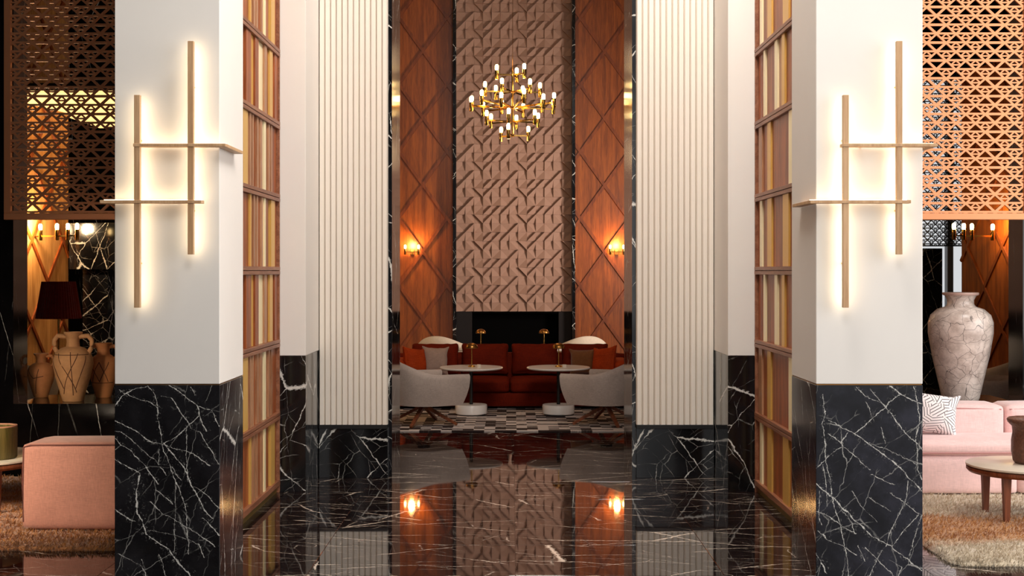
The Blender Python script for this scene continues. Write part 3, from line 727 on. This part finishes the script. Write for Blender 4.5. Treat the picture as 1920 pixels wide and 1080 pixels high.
# ------------------------------------------------------------------ rust velvet sofa
def rust_sofa(label, loc, w, ncush, rotz=0, sides=True):
    t = thing('sofa', label, 'sofa', loc, rotz); d = .95; h = w/2
    G().box(-h, h, .04, d, .03, .20, .012, 2).build('plinth', M['rust'], t, angle=40)
    p = (w-.44)/ncush
    for k in range(ncush):
        x = -h+.22+p*k
        G().cushion(x+.004, x+p-.004, 0, .70,   .205, .362, .045, 9, (0, .01, .02), seed=k).build('seat_cushion', M['rust'], t, True)
    G().cushion(-h, h, d-.2, d, .205, .66, .06, 8, (0, .01, 0)).build('backrest', M['rust'], t, True)
    for s in (-1, 1): G().cushion(min(s*h, s*(h-.21)), max(s*h, s*(h-.21)), .0, d-.205, .205, .60, .06, 8, (.01, .01, .01)).build('armrest', M['rust_lite'], t, True)
    for k in range(ncush):
        x = -h+.22+p*k
        mt = Matrix.Translation((x+p/2, .66, .375)) @ Matrix.Rotation(R(-14), 4, 'X')
        c = G().cushion(-p/2+.012, p/2-.012, -.09, .09, 0, .415, .05, 12, (0, .055, .012), mt, .02, .004, k*1.7).build('back_cushion', M['rust'], t, True)
        for xx in (): pass
    return t
SYF = 15.75
rust_sofa('long rust velvet sofa behind the two white round tables', (PX(956, SYF)+.0, SYF, 0), 3.06, 4)
sx = PX(956, SYF)
def throw(name, label, mat, x, y, z, w, h, yaw, pitch, roll=0, th=.085, pipe=None):
    mt = Matrix.Rotation(R(yaw), 4, 'Z') @ Matrix.Rotation(R(pitch), 4, 'X') @ Matrix.Rotation(R(roll), 4, 'Y')
    o = G().cushion(-w/2, w/2, -.02, .02, 0, h, .018, 14, (0, th, 0), mt, .03, .003, x).build(name, mat, None, True)
    o.location = (x, y, z); return tag(o, label, 'cushion')
throw('cushion', 'pale grey linen cushion leaning at the left end of the rust sofa', M['beige'], PX(816, 16.05), 16.05, .385, .36, .40, 12, -16, 3)
throw('cushion', 'bright rust cushion at the far left end of the rust sofa', M['rust_lite'], PX(781, 15.9), 15.88, .385, .38, .40, 50, -16, 8)
throw('cushion', 'brown linen cushion leaning at the right end of the rust sofa', M['brownfab'], PX(1094, 16.05), 16.07, .385, .38, .37, -10, -16, -2)
throw('cushion', 'bright rust cushion at the far right end of the rust sofa', M['rust_lite'], PX(1130, 15.9), 15.88, .385, .38, .41, -46, -16, -8)

# ------------------------------------------------------------------ armchairs
def tub_chair(label, loc, rotz, mat, legs='wood'):
    """swivel tub chair; local +x is the way it faces"""
    t = thing('armchair', label, 'armchair', loc, rotz)
    n, mseg = 40, 9; th = .055
    g = G(); bm = g.bm
    def top(a):                     # a: 0 at the back, 1 at the arm ends
        s = max(0, min(1, (a-.02)/.60)); s = s*s*(3-2*s); return .715-.15*s-.015*max(0, a-.75)
    def path2(u, r):                # plan of the shell: half ring at the back, straight arms forward
        L1 = pi*r/2; L2 = .36; q = u*(L1+L2)
        sg = 1
        if q < L1: a = q/r; return (-cos(a)*r, sin(a)*r)
        return (q-L1, r-.02*((q-L1)/L2))
    ou, inn = [], []
    for i in range(-n, n+1):
        u = abs(i)/n; sg = 1 if i >= 0 else -1; zt = top(u)
        co, ci = [], []
        for j in range(mseg+1):
            f = j/mseg; z = .235+(zt-.235)*f
            flare = .35+.07*math.sin(min(1, f*1.1)*pi/2)
            x, y = path2(u, flare); x2, y2 = path2(u, flare-th)
            fx_ = .05*(1-f)**2*1.3*max(0, (u-.6)/.4)
            co.append((x-fx_, y*sg, z)); ci.append((x2-fx_-.0, y2*sg, z+(.04 if j == 0 else 0)))
        # rounded top edge
        x, y = path2(u, .42-th/2); co.append((x, y*sg, zt+.022)); ou.append(co); inn.append(ci)
    for A, B in zip(range(2*n), range(1, 2*n+1)): pass
    vo = [[bm.verts.new(p) for p in c] for c in ou]; vi = [[bm.verts.new(p) for p in c] for c in inn]
    for i in range(2*n):
        for j in range(mseg+1): bm.faces.new((vo[i][j], vo[i+1][j], vo[i+1][j+1], vo[i][j+1]))
        bm.faces.new((vo[i][mseg+1], vo[i+1][mseg+1], vi[i+1][mseg], vi[i][mseg]))
        for j in range(mseg): bm.faces.new((vi[i][j+1], vi[i+1][j+1], vi[i+1][j], vi[i][j]))
        bm.faces.new((vi[i][0], vi[i+1][0], vo[i+1][0], vo[i][0]))
    for i in (0, 2*n):
        c = vo[i][:mseg+2]+vi[i][mseg::-1]; bm.faces.new(c)
    g.build('shell', mat, t, angle=55)
    poly = [(path2(u/12, .325)[0], path2(u/12, .325)[1]) for u in range(13)]; poly = [(x-.0, y) for x, y in poly]+[(x, -y) for x, y in poly[:0:-1]]
    poly = [(min(x, .27), y) for x, y in poly]
    G().prism(poly, lambda u, v: (u, v, .236), lambda u, v: (u, v, .27)).build('seat_base', mat, t)
    p2 = [(min(x*.84, .26), y*.84) for x, y in poly]
    g = G(); g.prism(p2, lambda u, v: (u, v, .272), lambda u, v: (u, v, .40)); bmesh.ops.bevel(g.bm, geom=g.bm.edges[:], offset=.03, segments=3, affect='EDGES'); g.build('seat_cushion', mat, t, angle=50)
    G().tube((-.03, 0, .20), (-.03, 0, .2355), .07, n=20).build('swivel_plate', M['black'], t, angle=40)
    for k in range(4):
        a = R(45+90*k); c, s = cos(a), sin(a)
        G().beam((-.03+.03*c, .03*s, .205), (-.03+.40*c, .40*s, .014), .05, .035, w1=.03, t1=.024).build('leg', M['legwood'], t)
    return t
ch1 = tub_chair('oatmeal tweed tub armchair in front of the left white table', (PX(799, 14.2), 14.2, 0), R(28), M['grey'])
dup(ch1, (PX(1129, 14.25)+.02, 14.25, 0), R(180-30), 'oatmeal tweed tub armchair in front of the right white table')
ch2 = tub_chair('ivory armchair behind the left half of the rust sofa', (PX(833, 19.6), 19.6, 0), R(75), M['white_fab'])
dup(ch2, (PX(1088, 19.6), 19.6, 0), R(105), 'ivory armchair behind the right half of the rust sofa')
dup(ch2, (PX(42, 14.0), 14.0, 0), R(100), 'ivory armchair back just visible beside the small terracotta jug')
dup(ch1, (PX(1872, 13.6), 13.6, 0), R(150), 'tweed armchair half hidden behind the large grey vase')
dup(ch2, (PX(1880, 15.0), 15.0, 0), R(115), 'ivory armchair further behind the large grey vase')

# ------------------------------------------------------------------ pedestal tables and mushroom lamps
def pedestal(label, loc, mat_top=None):
    t = thing('pedestal_table', label, 'table', loc)
    G().lathe([(0, 0), (.17, 0), (.17, .012), (0, .012)], 40).build('foot_plate', M['black'], t, angle=40)
    G().lathe([(0, .0125), (.186, .0125), (.193, .02), (.193, .118), (.188, .125), (0, .125)], 48).build('base', M['whitestone'], t, angle=40)
    G().tube((0, 0, .1255), (0, 0, .549), .021, n=16).build('pole', M['black'], t, angle=40)
    G().lathe([(0, .5495), (.36, .5495), (.383, .562), (.383, .572), (.378, .577), (0, .577)], 64).build('tabletop', M['whitestone'], t, angle=40)
    return t
TD = 15.15
pt = pedestal('white round pedestal table in front of the rust sofa, left', (PX(883.5, TD), TD, 0))
dup(pt, (PX(1047, TD), TD, 0), 0, 'white round pedestal table in front of the rust sofa, right')
dup(pt, (PX(901.6, 18.8), 18.8, 0), 0, 'white pedestal table behind the sofa carrying the left rear lamp')
dup(pt, (PX(1020, 18.8), 18.8, 0), 0, 'white pedestal table behind the sofa carrying the right rear lamp')
def mushroom(label, loc):
    t = thing('table_lamp', label, 'lamp', loc)
    G().lathe([(0, 0), (.044, 0), (.044, .012), (.036, .018), (0, .02)], 28).build('base', M['brass'], t, angle=40)
    G().tube((0, 0, .02), (0, 0, .262), .007, n=10).build('stem', M['brass'], t, angle=40)
    G().lathe([(.012, .262), (.076, .226), (.078, .229), (.070, .256), (.05, .278), (.025, .289), (0, .292)], 32).build('lamp_shade', M['brass_dull'], t, True)
    return t
ml = mushroom('small brass dome lamp on the left front table', (PX(884.5, TD), TD, .577))
dup(ml, (PX(1047.5, TD), TD, .577), 0, 'small brass dome lamp on the right front table')
dup(ml, (PX(901.6, 18.8), 18.8, .577), 0, 'small brass dome lamp behind the left of the sofa')
dup(ml, (PX(1020, 18.8), 18.8, .577), 0, 'small brass dome lamp behind the right of the sofa')
candle = tag(G().lathe([(0, 0), (.026, 0), (.026, .034), (.02, .036), (0, .032)], 20).build('cup', M['white_fab'], None, angle=40), 'small white cup beside the lamp on the left front table', 'cup')
candle.location = (PX(889, TD)+.06, TD-.08, .577)
c2 = candle.copy(); C.objects.link(c2); c2.location = (PX(1053, TD)+.03, TD-.08, .577); c2['label'] = 'small white cup beside the lamp on the right front table'

# patchwork hide rug under the lounge set
t = NT('patchwork_hide'); o = t.obj()
br = t.n('ShaderNodeTexBrick', {'Vector': t.mapping(o, rot=(0, 0, .0), loc=(0, 0, 0)), 'Color1': (0, 0, 0, 1), 'Color2': (1, 1, 1, 1), 'Mortar': (0, 0, 0, 1), 'Scale': 1.0, 'Mortar Size': .0, 'Bias': 0.0, 'Brick Width': .19, 'Row Height': .10})
br.offset = .5
wn_ = t.n('ShaderNodeTexWhiteNoise', {'Vector': t.v_('FLOOR', t.mapping(o, sc=(8.5, 16, 0)))}, noise_dimensions='3D').outputs[0]
nz = t.noise(o, 40, 4, .7).outputs[0]
f = t.mr(t.m_('ADD', wn_, t.m_('MULTIPLY', t.m_('SUBTRACT', nz, .5), .25)), .45, .55)
t.out(col=t.mix(f, lin((40, 22, 20)), lin((204, 188, 180))), rough=.85)
M['hide'] = t.m
rg = tag(G().box(-3.0, 3.0, 0, 4.9, .0005, .012, .004).build('rug', M['hide']), 'black and white patchwork rug under the rust sofa and tub chairs', 'rug'); rg.location = (.05, 13.62, 0)
# chairs, tables and sofa stand on the rug (their feet sink into its pile)
for o_ in list(C.objects):
    if o_.parent is None and o_.get('category') in ('armchair', 'table', 'sofa', 'lamp', 'cup', 'cushion') and o_.location.y > 13.6 and abs(o_.location.x) < 3: o_.location.z += .0125

# ------------------------------------------------------------------ left lounge
def arm_sofa():
    t = thing('sofa', 'salmon linen block sofa seen from its arm beside the left pillar', 'sofa', (PX(40, 8.275), 8.275, .042))
    def block(name, x0, x1, y0, y1, z0, z1, m=M['salmon'], pf=.012):
        b = G().cushion(x0, x1, y0, y1, z0, z1, .03, 10, (pf, pf, pf)).build(name, m, t, True)
        rim = [(x0+.02, y0+.006, z1-.02), (x1-.02, y0+.006, z1-.02)]
        G().path([(x0+.01, y0+.008, z0+.05), (x0+.005, y0+.006, z0+.3), (x0+.012, y0+.008, z1-.02), (x0+.06, y0+.004, z1-.008), ((x0+x1)/2, y0, z1-.004), (x1-.06, y0+.004, z1-.008), (x1-.012, y0+.008, z1-.02)], .005).build('piping', M['piping'], b)
        return b
    block('arm', 0, 1.12, 0, .42, 0, .565)
    block('arm', .24, 1.12, 1.62, 2.02, 0, .655)
    block('seat', .02, .80, .425, 1.615, 0, .38)
    block('backrest', .805, 1.12, .425, 1.615, 0, .655)
arm_sofa()
def coffee_table(label, loc, r, la, rot=0):
    t = thing('coffee_table', label, 'table', loc, rot)
    top = G().lathe([(0, .355), (r-.02, .355), (r, .365), (r, .376), (r-.006, .38), (0, .38)], 64).build('tabletop', M['greentop'], t, angle=40)
    G().lathe([(r-.10, .318), (r-.02, .318), (r-.004, .335), (r-.004, .3545), (r-.10, .3545)], 64).build('rim', M['legwood'], t, angle=40)
    for a, b in ((-1, -1), (1, -1), (1, 1), (-1, 1)):
        G().beam((a*la, b*la, .34), (a*la, b*la, .0), .055, .05, up=(0, 1, 0), w1=.034, t1=.034).build('leg', M['legwood'], t)
    return t
RZ = .028
coffee_table('round pale stone coffee table with a green pot at the left edge', (PX(-45, 9.1), 9.1, RZ), .47, .26)
gp = thing('plant_pot', 'ribbed olive green ceramic pot on the left coffee table', 'pot', (PX(4, 9.0)-.02, 8.98, .38+RZ))
G().lathe([(0, 0), (.118, 0), (.125, .01), (.128, .21), (.128, .228), (.112, .228), (.108, .05), (0, .045)], 72, fn=lambda a, r, z: r+(.003*cos(36*a) if (r > .11 and .005 < z < .22) else 0)).build('body', M['greenglaze'], gp, angle=50)
G().lathe([(.110, .2285), (.129, .2285), (.129, .236), (.110, .236), (.110, .2285)], 48).build('rim', M['potrim'], gp, angle=40)

def fur_rug(name, label, x0, x1, y0, y1, h, mat, corner=.12, nx=150, ny=110, seed=1, ripple=.008, tufts=45000):
    g = G(); bm = g.bm; rr = random.Random(seed); grid = []
    from mathutils import noise as mn
    for j in range(ny+1):
        row = []
        for i in range(nx+1):
            u, v = i/nx, j/ny; x = x0+(x1-x0)*u; y = y0+(y1-y0)*v
            # rounded corners and slightly wavy border
            cx = max(x0+corner, min(x1-corner, x)); cy = max(y0+corner, min(y1-corner, y))
            dx, dy = x-cx, y-cy; L = math.hypot(dx, dy)
            if dx and dy and L > 1e-6:
                k = corner*max(abs(dx), abs(dy))/corner/L; x, y = cx+dx*k, cy+dy*k
            wv = .018*mn.noise(Vector((x*2.3, y*2.3, seed))); ed = min(u, 1-u, v, 1-v)
            if ed < .02: x += wv; y += wv
            e = min(1, min(min(u, 1-u)*(x1-x0), min(v, 1-v)*(y1-y0))/.04); e = math.sqrt(e)
            z = h*e+ripple*e*mn.noise(Vector((x*3.1, y*6, seed*2.0)))+.007*e*mn.noise(Vector((x*21, y*30, seed)))+.006*e*rr.uniform(-1, 1)
            row.append(bm.verts.new((x, y, max(.001, z))))
        grid.append(row)
    grid_co = [[tuple(v.co) for v in row] for row in grid]
    for j in range(ny):
        for i in range(nx): bm.faces.new((grid[j][i], grid[j][i+1], grid[j+1][i+1], grid[j+1][i]))
    o = g.build(name, mat, None, True)
    V, Fc = [], []
    for k in range(tufts):
        i, j = rr.random()**1.0*nx, ny*(rr.random()**1.5)
        p = grid_co[min(ny, int(j))][min(nx, int(i))]; x = p[0]+rr.uniform(-.012, .012); y = p[1]+rr.uniform(-.012, .012); z = p[2]-.004
        a = rr.uniform(0, 6.28); w = rr.uniform(.0025, .005); dx, dy = cos(a)*w, sin(a)*w; l = rr.uniform(.014, .034); lx, ly = rr.uniform(-.012, .012)+.004, rr.uniform(-.016, .008)
        n0 = len(V); V += [(x-dx, y-dy, z), (x+dx, y+dy, z), (x+lx+dx*.6, y+ly+dy*.6, z+l*.6), (x+lx-dx*.6, y+ly-dy*.6, z+l*.6), (x+lx*2, y+ly*2, z+l)]
        Fc += [(n0, n0+1, n0+2, n0+3), (n0+3, n0+2, n0+4)]
    me = bpy.data.meshes.new('pile'); me.from_pydata(V, [], Fc); me.materials.append(mat); inst('pile', me, o)['kind'] = 'stuff'
    return tag(o, label, 'rug')
def fur(name, c1, c2, c3, ymid=None, y0=0, y1=1):
    t = NT(name); o = t.obj()
    n1 = t.noise(t.mapping(o, sc=(.6, 2.2, 1)), 3.0, 5, .65).outputs[0]; n2 = t.noise(o, 120, 3, .7).outputs[0]
    f = t.mr(n1, .35, .66)
    col = t.mix(f, lin(c1), lin(c2))
    if ymid:
        sp = t.n('ShaderNodeSeparateXYZ', {0: o}).outputs[1]
        edge = t.mr(t.m_('ADD', t.m_('ABSOLUTE', t.m_('SUBTRACT', sp, ymid[0])), t.m_('MULTIPLY', t.m_('SUBTRACT', n1, .5), .5)), ymid[1], ymid[2])
        col = t.mix(edge, col, lin(c3))
    col = t.mix(t.mr(n2, .3, .7, .35, 0), col, tuple(v*.35 for v in lin(c1)[:3])+(1,))
    return t.out(col=col, rough=.95, sheen=.5, spec=.1, normal=t.bump(n2, .8, .01))
M['fur_brown'] = fur('brown_fur', (160, 98, 42), (206, 142, 74), (0, 0, 0))
M['fur_tan'] = fur('tan_cream_fur', (188, 126, 66), (216, 160, 98), (232, 218, 192), (8.35, .30, .55))
fur_rug('rug', 'thick brown fur rug under the salmon sofa', -6.4, -2.02, 7.83, 10.5, .03, M['fur_brown'], seed=3, nx=180, ny=120)
fur_rug('rug', 'shaggy tan and cream rug under the pink sofa', 2.62, 6.0, 7.42, 10.4, .028, M['fur_tan'], seed=5, nx=170, ny=150)

# terracotta vessels on the left ledge
LZ = PZ(757, WF)+.0
def incised(t, prof, n, segs):
    """thin dark lines standing a hair proud of the clay body"""
    def rad(z):
        for (r0, z0), (r1, z1) in zip(prof, prof[1:]):
            if z0 <= z <= z1 and z1 > z0: return r0+(r1-r0)*(z-z0)/(z1-z0)
        return prof[-1][0]
    for a0, z0, a1, z1 in segs:
        pts = []
        for k in range(13):
            f = k/12; a = R(a0+(a1-a0)*f); z = z0+(z1-z0)*f; r = rad(z)+.0005; pts.append((r*sin(a), -r*cos(a), z))
        G().path(pts, .0035, 6).build('incised_line', M['clayline'], t)
def amphora(label, loc, h, rb, rn, mat, handles, seed, lines):
    t = thing('terracotta_vase', label, 'vase', loc)
    prof = [(0, 0), (rb*.48, 0), (rb*.52, .012*h), (rb*.66, .16*h), (rb*.88, .36*h), (rb, .54*h), (rb*.98, .62*h), (rb*.84, .71*h), (rb*.6, .765*h), (rn*.92, .79*h), (rn*.85, .86*h), (rn*.95, .94*h), (rn*1.25, .975*h), (rn*1.25, h), (rn, h), (rn*.7, .9*h), (0, .85*h)]
    fn = lambda a, r, z: r*(1+.012*sin(3*a+z*20+seed)+.006*sin(7*a+seed))
    G().lathe(prof, 48, fn=fn).build('body', mat, t, angle=55)
    for s in handles:
        p = [(s*rb*.80, 0, .70*h), (s*rb*.98, 0, .78*h), (s*rb*.97, 0, .88*h), (s*rb*.78, 0, .945*h), (s*rn*.9, 0, .93*h)]
        q = []
        for i in range(len(p)-1):
            for k in range(4):
                f = k/4; q.append(tuple(p[i][j]*(1-f)+p[i+1][j]*f for j in range(3)))
        q.append(p[-1]); G().path(q, .018, 8, [.02*h/.6]*len(q)).build('handle', mat, t, True)
    incised(t, prof[1:10], 12, [(a0, z0*h, a1, z1*h) for a0, z0, a1, z1 in lines])
    return t
dv = 11.0
XL = [(-35, .70, 35, .14), (35, .70, -25, .12), (10, .72, 20, .10), (-60, .66, -20, .20), (60, .66, 30, .2), (-75, .68, 75, .68)]
amphora('large sandy terracotta amphora with two handles and incised lines', (PX(137, 10.86), 10.86, LZ), .60, .168, .062, M['sandclay'], (-1, 1), 1, XL)
amphora('two handled terracotta amphora half hidden by the left pillar', (PX(194, 11.2), 11.2, LZ), .485, .128, .062, M['terracotta'], (-1, 1), 2, [(-40, .66, 0, .3), (0, .66, -40, .3), (0, .66, 40, .3), (40, .66, 0, .3), (-70, .28, 70, .28)])
amphora('small terracotta jug with one handle at the left of the ledge', (PX(77, 11.2), 11.2, LZ), .392, .118, .05, M['terracotta'], (1,), 3, [(-50, .68, -15, .45), (10, .66, -15, .1), (-15, .45, 30, .5)])
# floor lamp with rust shade
fl_ = thing('floor_lamp', 'brass floor lamp with a pleated dark rust shade behind the vases', 'floor lamp', (PX(110, 14.0), 14.0, 0))
zs0, zs1 = PZ(597, 14), PZ(528, 14)
G().lathe([(0, 0), (.15, 0), (.15, .02), (0, .025)], 32).build('base', M['brass_dull'], fl_, angle=40)
G().tube((0, 0, .024), (0, 0, zs1-.03), .011, n=10).build('pole', M['brass'], fl_, angle=40)
G().lathe([(.243, zs0), (.178, zs1), (.174, zs1), (.239, zs0), (.243, zs0)], 180, fn=lambda a, r, z: r+.004*cos(45*a)).build('lamp_shade', M['shade'], fl_)
g = G()
for k in range(3): g.beam((0, 0, zs1-.03), (.176*cos(2.1*k), .176*sin(2.1*k), zs1-.01), .006, .006)
g.build('shade_spider', M['brass_dull'], fl_)

# ------------------------------------------------------------------ right lounge
def pink_sofa():
    x0 = PX(1700, 9.63); t = thing('sofa', 'pink chenille sofa in front of the large grey vase', 'sofa', (x0, 9.63, .03))
    for k, (a, b) in enumerate(((0, .86), (.864, 1.9))):
        b_ = G().cushion(a, b, 0, .88, 0, .30, .035, 10, (.0, .012, .0)).build('base', M['pink'], t, True)
    for k, (a, b) in enumerate(((0, 1.9),)):
        c = G().cushion(a, b, -.008, .50, .302, .41, .045, 14, (.0, .008, .022)).build('seat_cushion', M['pink'], t, True)
        G().path([(a+.03, -.006, .318), (a+.4, -.014, .322), ((a+b)/2, -.016, .322), (b-.03, -.006, .318)], .005).build('piping', M['pinkpipe'], c)
    for a, b in ((0, PX(1888, 10.1)-x0), (PX(1890, 10.1)-x0, 1.9)):
        c = G().cushion(a, b, .505, .86, .302, .635, .045, 12, (.0, .02, .012)).build('backrest', M['pink'], t, True)
        G().path([(a+.03, .51, .60), ((a+b)/2, .497, .612), (b-.03, .51, .60)], .005).build('piping', M['pinkpipe'], c)
pink_sofa()
t = NT('line_print'); o = t.obj()
vo = t.n('ShaderNodeTexVoronoi', {'Vector': t.mapping(o, sc=(1, .2, 1)), 'Scale': 11.0}, distance='MANHATTAN')
ang_ = t.m_('MULTIPLY', t.n('ShaderNodeSeparateColor', {0: vo.outputs['Color']}).outputs[0], 6.28)
sp = t.n('ShaderNodeSeparateXYZ', {0: o})
ln = t.m_('ADD', t.m_('MULTIPLY', sp.outputs[0], t.m_('COSINE', ang_)), t.m_('MULTIPLY', sp.outputs[2], t.m_('SINE', ang_)))
st = t.mr(t.m_('ABSOLUTE', t.m_('SINE', t.m_('MULTIPLY', ln, 150))), .18, .5)
t.out(col=t.mix(st, lin((36, 32, 36)), lin((242, 236, 236))), rough=.85, spec=.2); M['lineprint'] = t.m
throw('cushion', 'white cushion with black line print on the pink sofa', M['lineprint'], PX(1744, 9.92), 9.93, .445, .42, .36, -10, -18, 8)

t = NT('drawn_stoneware'); o = t.obj()
wob = t.noise(o, 4.0, 3, .5); q = t.v_('ADD', o, t.v_('MULTIPLY', t.v_('SUBTRACT', wob.outputs['Color'], (.5, .5, .5)), (.22, .22, .22)))
e1 = t.n('ShaderNodeTexVoronoi', {'Vector': q, 'Scale': 7.5}, feature='DISTANCE_TO_EDGE').outputs[0]
e2 = t.n('ShaderNodeTexVoronoi', {'Vector': t.mapping(q, loc=(3, 1, 7), rot=(.4, .8, .3), sc=(1, 1, 2.2)), 'Scale': 10.0}, feature='DISTANCE_TO_EDGE').outputs[0]
msk = t.mr(t.noise(o, 6, 3, .6).outputs[0], .42, .6)
l1 = t.m_('MAXIMUM', t.mr(e1, .0, .02, .95, 0), t.m_('MULTIPLY', t.mr(e2, .0, .02, .9, 0), msk))
nb = t.noise(o, 9, 5, .7).outputs[0]
bc = t.mix(t.mr(nb, .3, .7), lin((176, 160, 150)), lin((220, 206, 196)))
t.out(col=t.mix(l1, bc, lin((66, 58, 56))), rough=.28, spec=.5); M['drawn'] = t.m
dv = 10.98; vz = thing('stoneware_vase', 'large grey glazed vase with dark scribbled drawing on the ledge behind the pink sofa', 'vase', (PX(1801, dv), dv, LZ))
k = dv/F
prof = [(0, 757), (32, 757), (34, 752), (41, 720), (51, 676), (58.5, 632), (58.5, 612), (54, 598), (42, 587), (27, 582), (24, 577), (24, 570), (28, 562), (32, 560)]
pr_ = [(r*k, (757-y)*k) for r, y in prof]
G().lathe(pr_, 64).build('body', M['drawn'], vz, angle=60)
G().lathe([(r*k, (757-y)*k) for r, y in ((31, 561), (33, 559), (32.5, 556), (28, 555.5), (22, 558), (20, 575), (0, 580))], 48).build('rim', plain('rose_grey_rim', (190, 160, 148), .4, noise=.12), vz, angle=60)

coffee_table('round pale stone coffee table on walnut legs before the pink sofa', (3.575, 8.77, RZ-.006), .38, .19)
cp = thing('clay_pot', 'rough brown flared pot on the right coffee table', 'pot', (PX(1932, 8.78), 8.78, .374+RZ))
prof = [(0, 0), (.10, 0), (.115, .02), (.125, .08), (.125, .16), (.118, .22), (.13, .26), (.160, .29), (.165, .31), (.155, .318), (.138, .29), (.105, .24), (.1, .05), (0, .04)]
G().lathe(prof, 48, fn=lambda a, r, z: r*(1+.03*sin(3*a+1)+.014*sin(11*a+z*60))+(.014*sin(2*a) if z > .25 else 0)).build('body', M['potglaze'], cp, True)
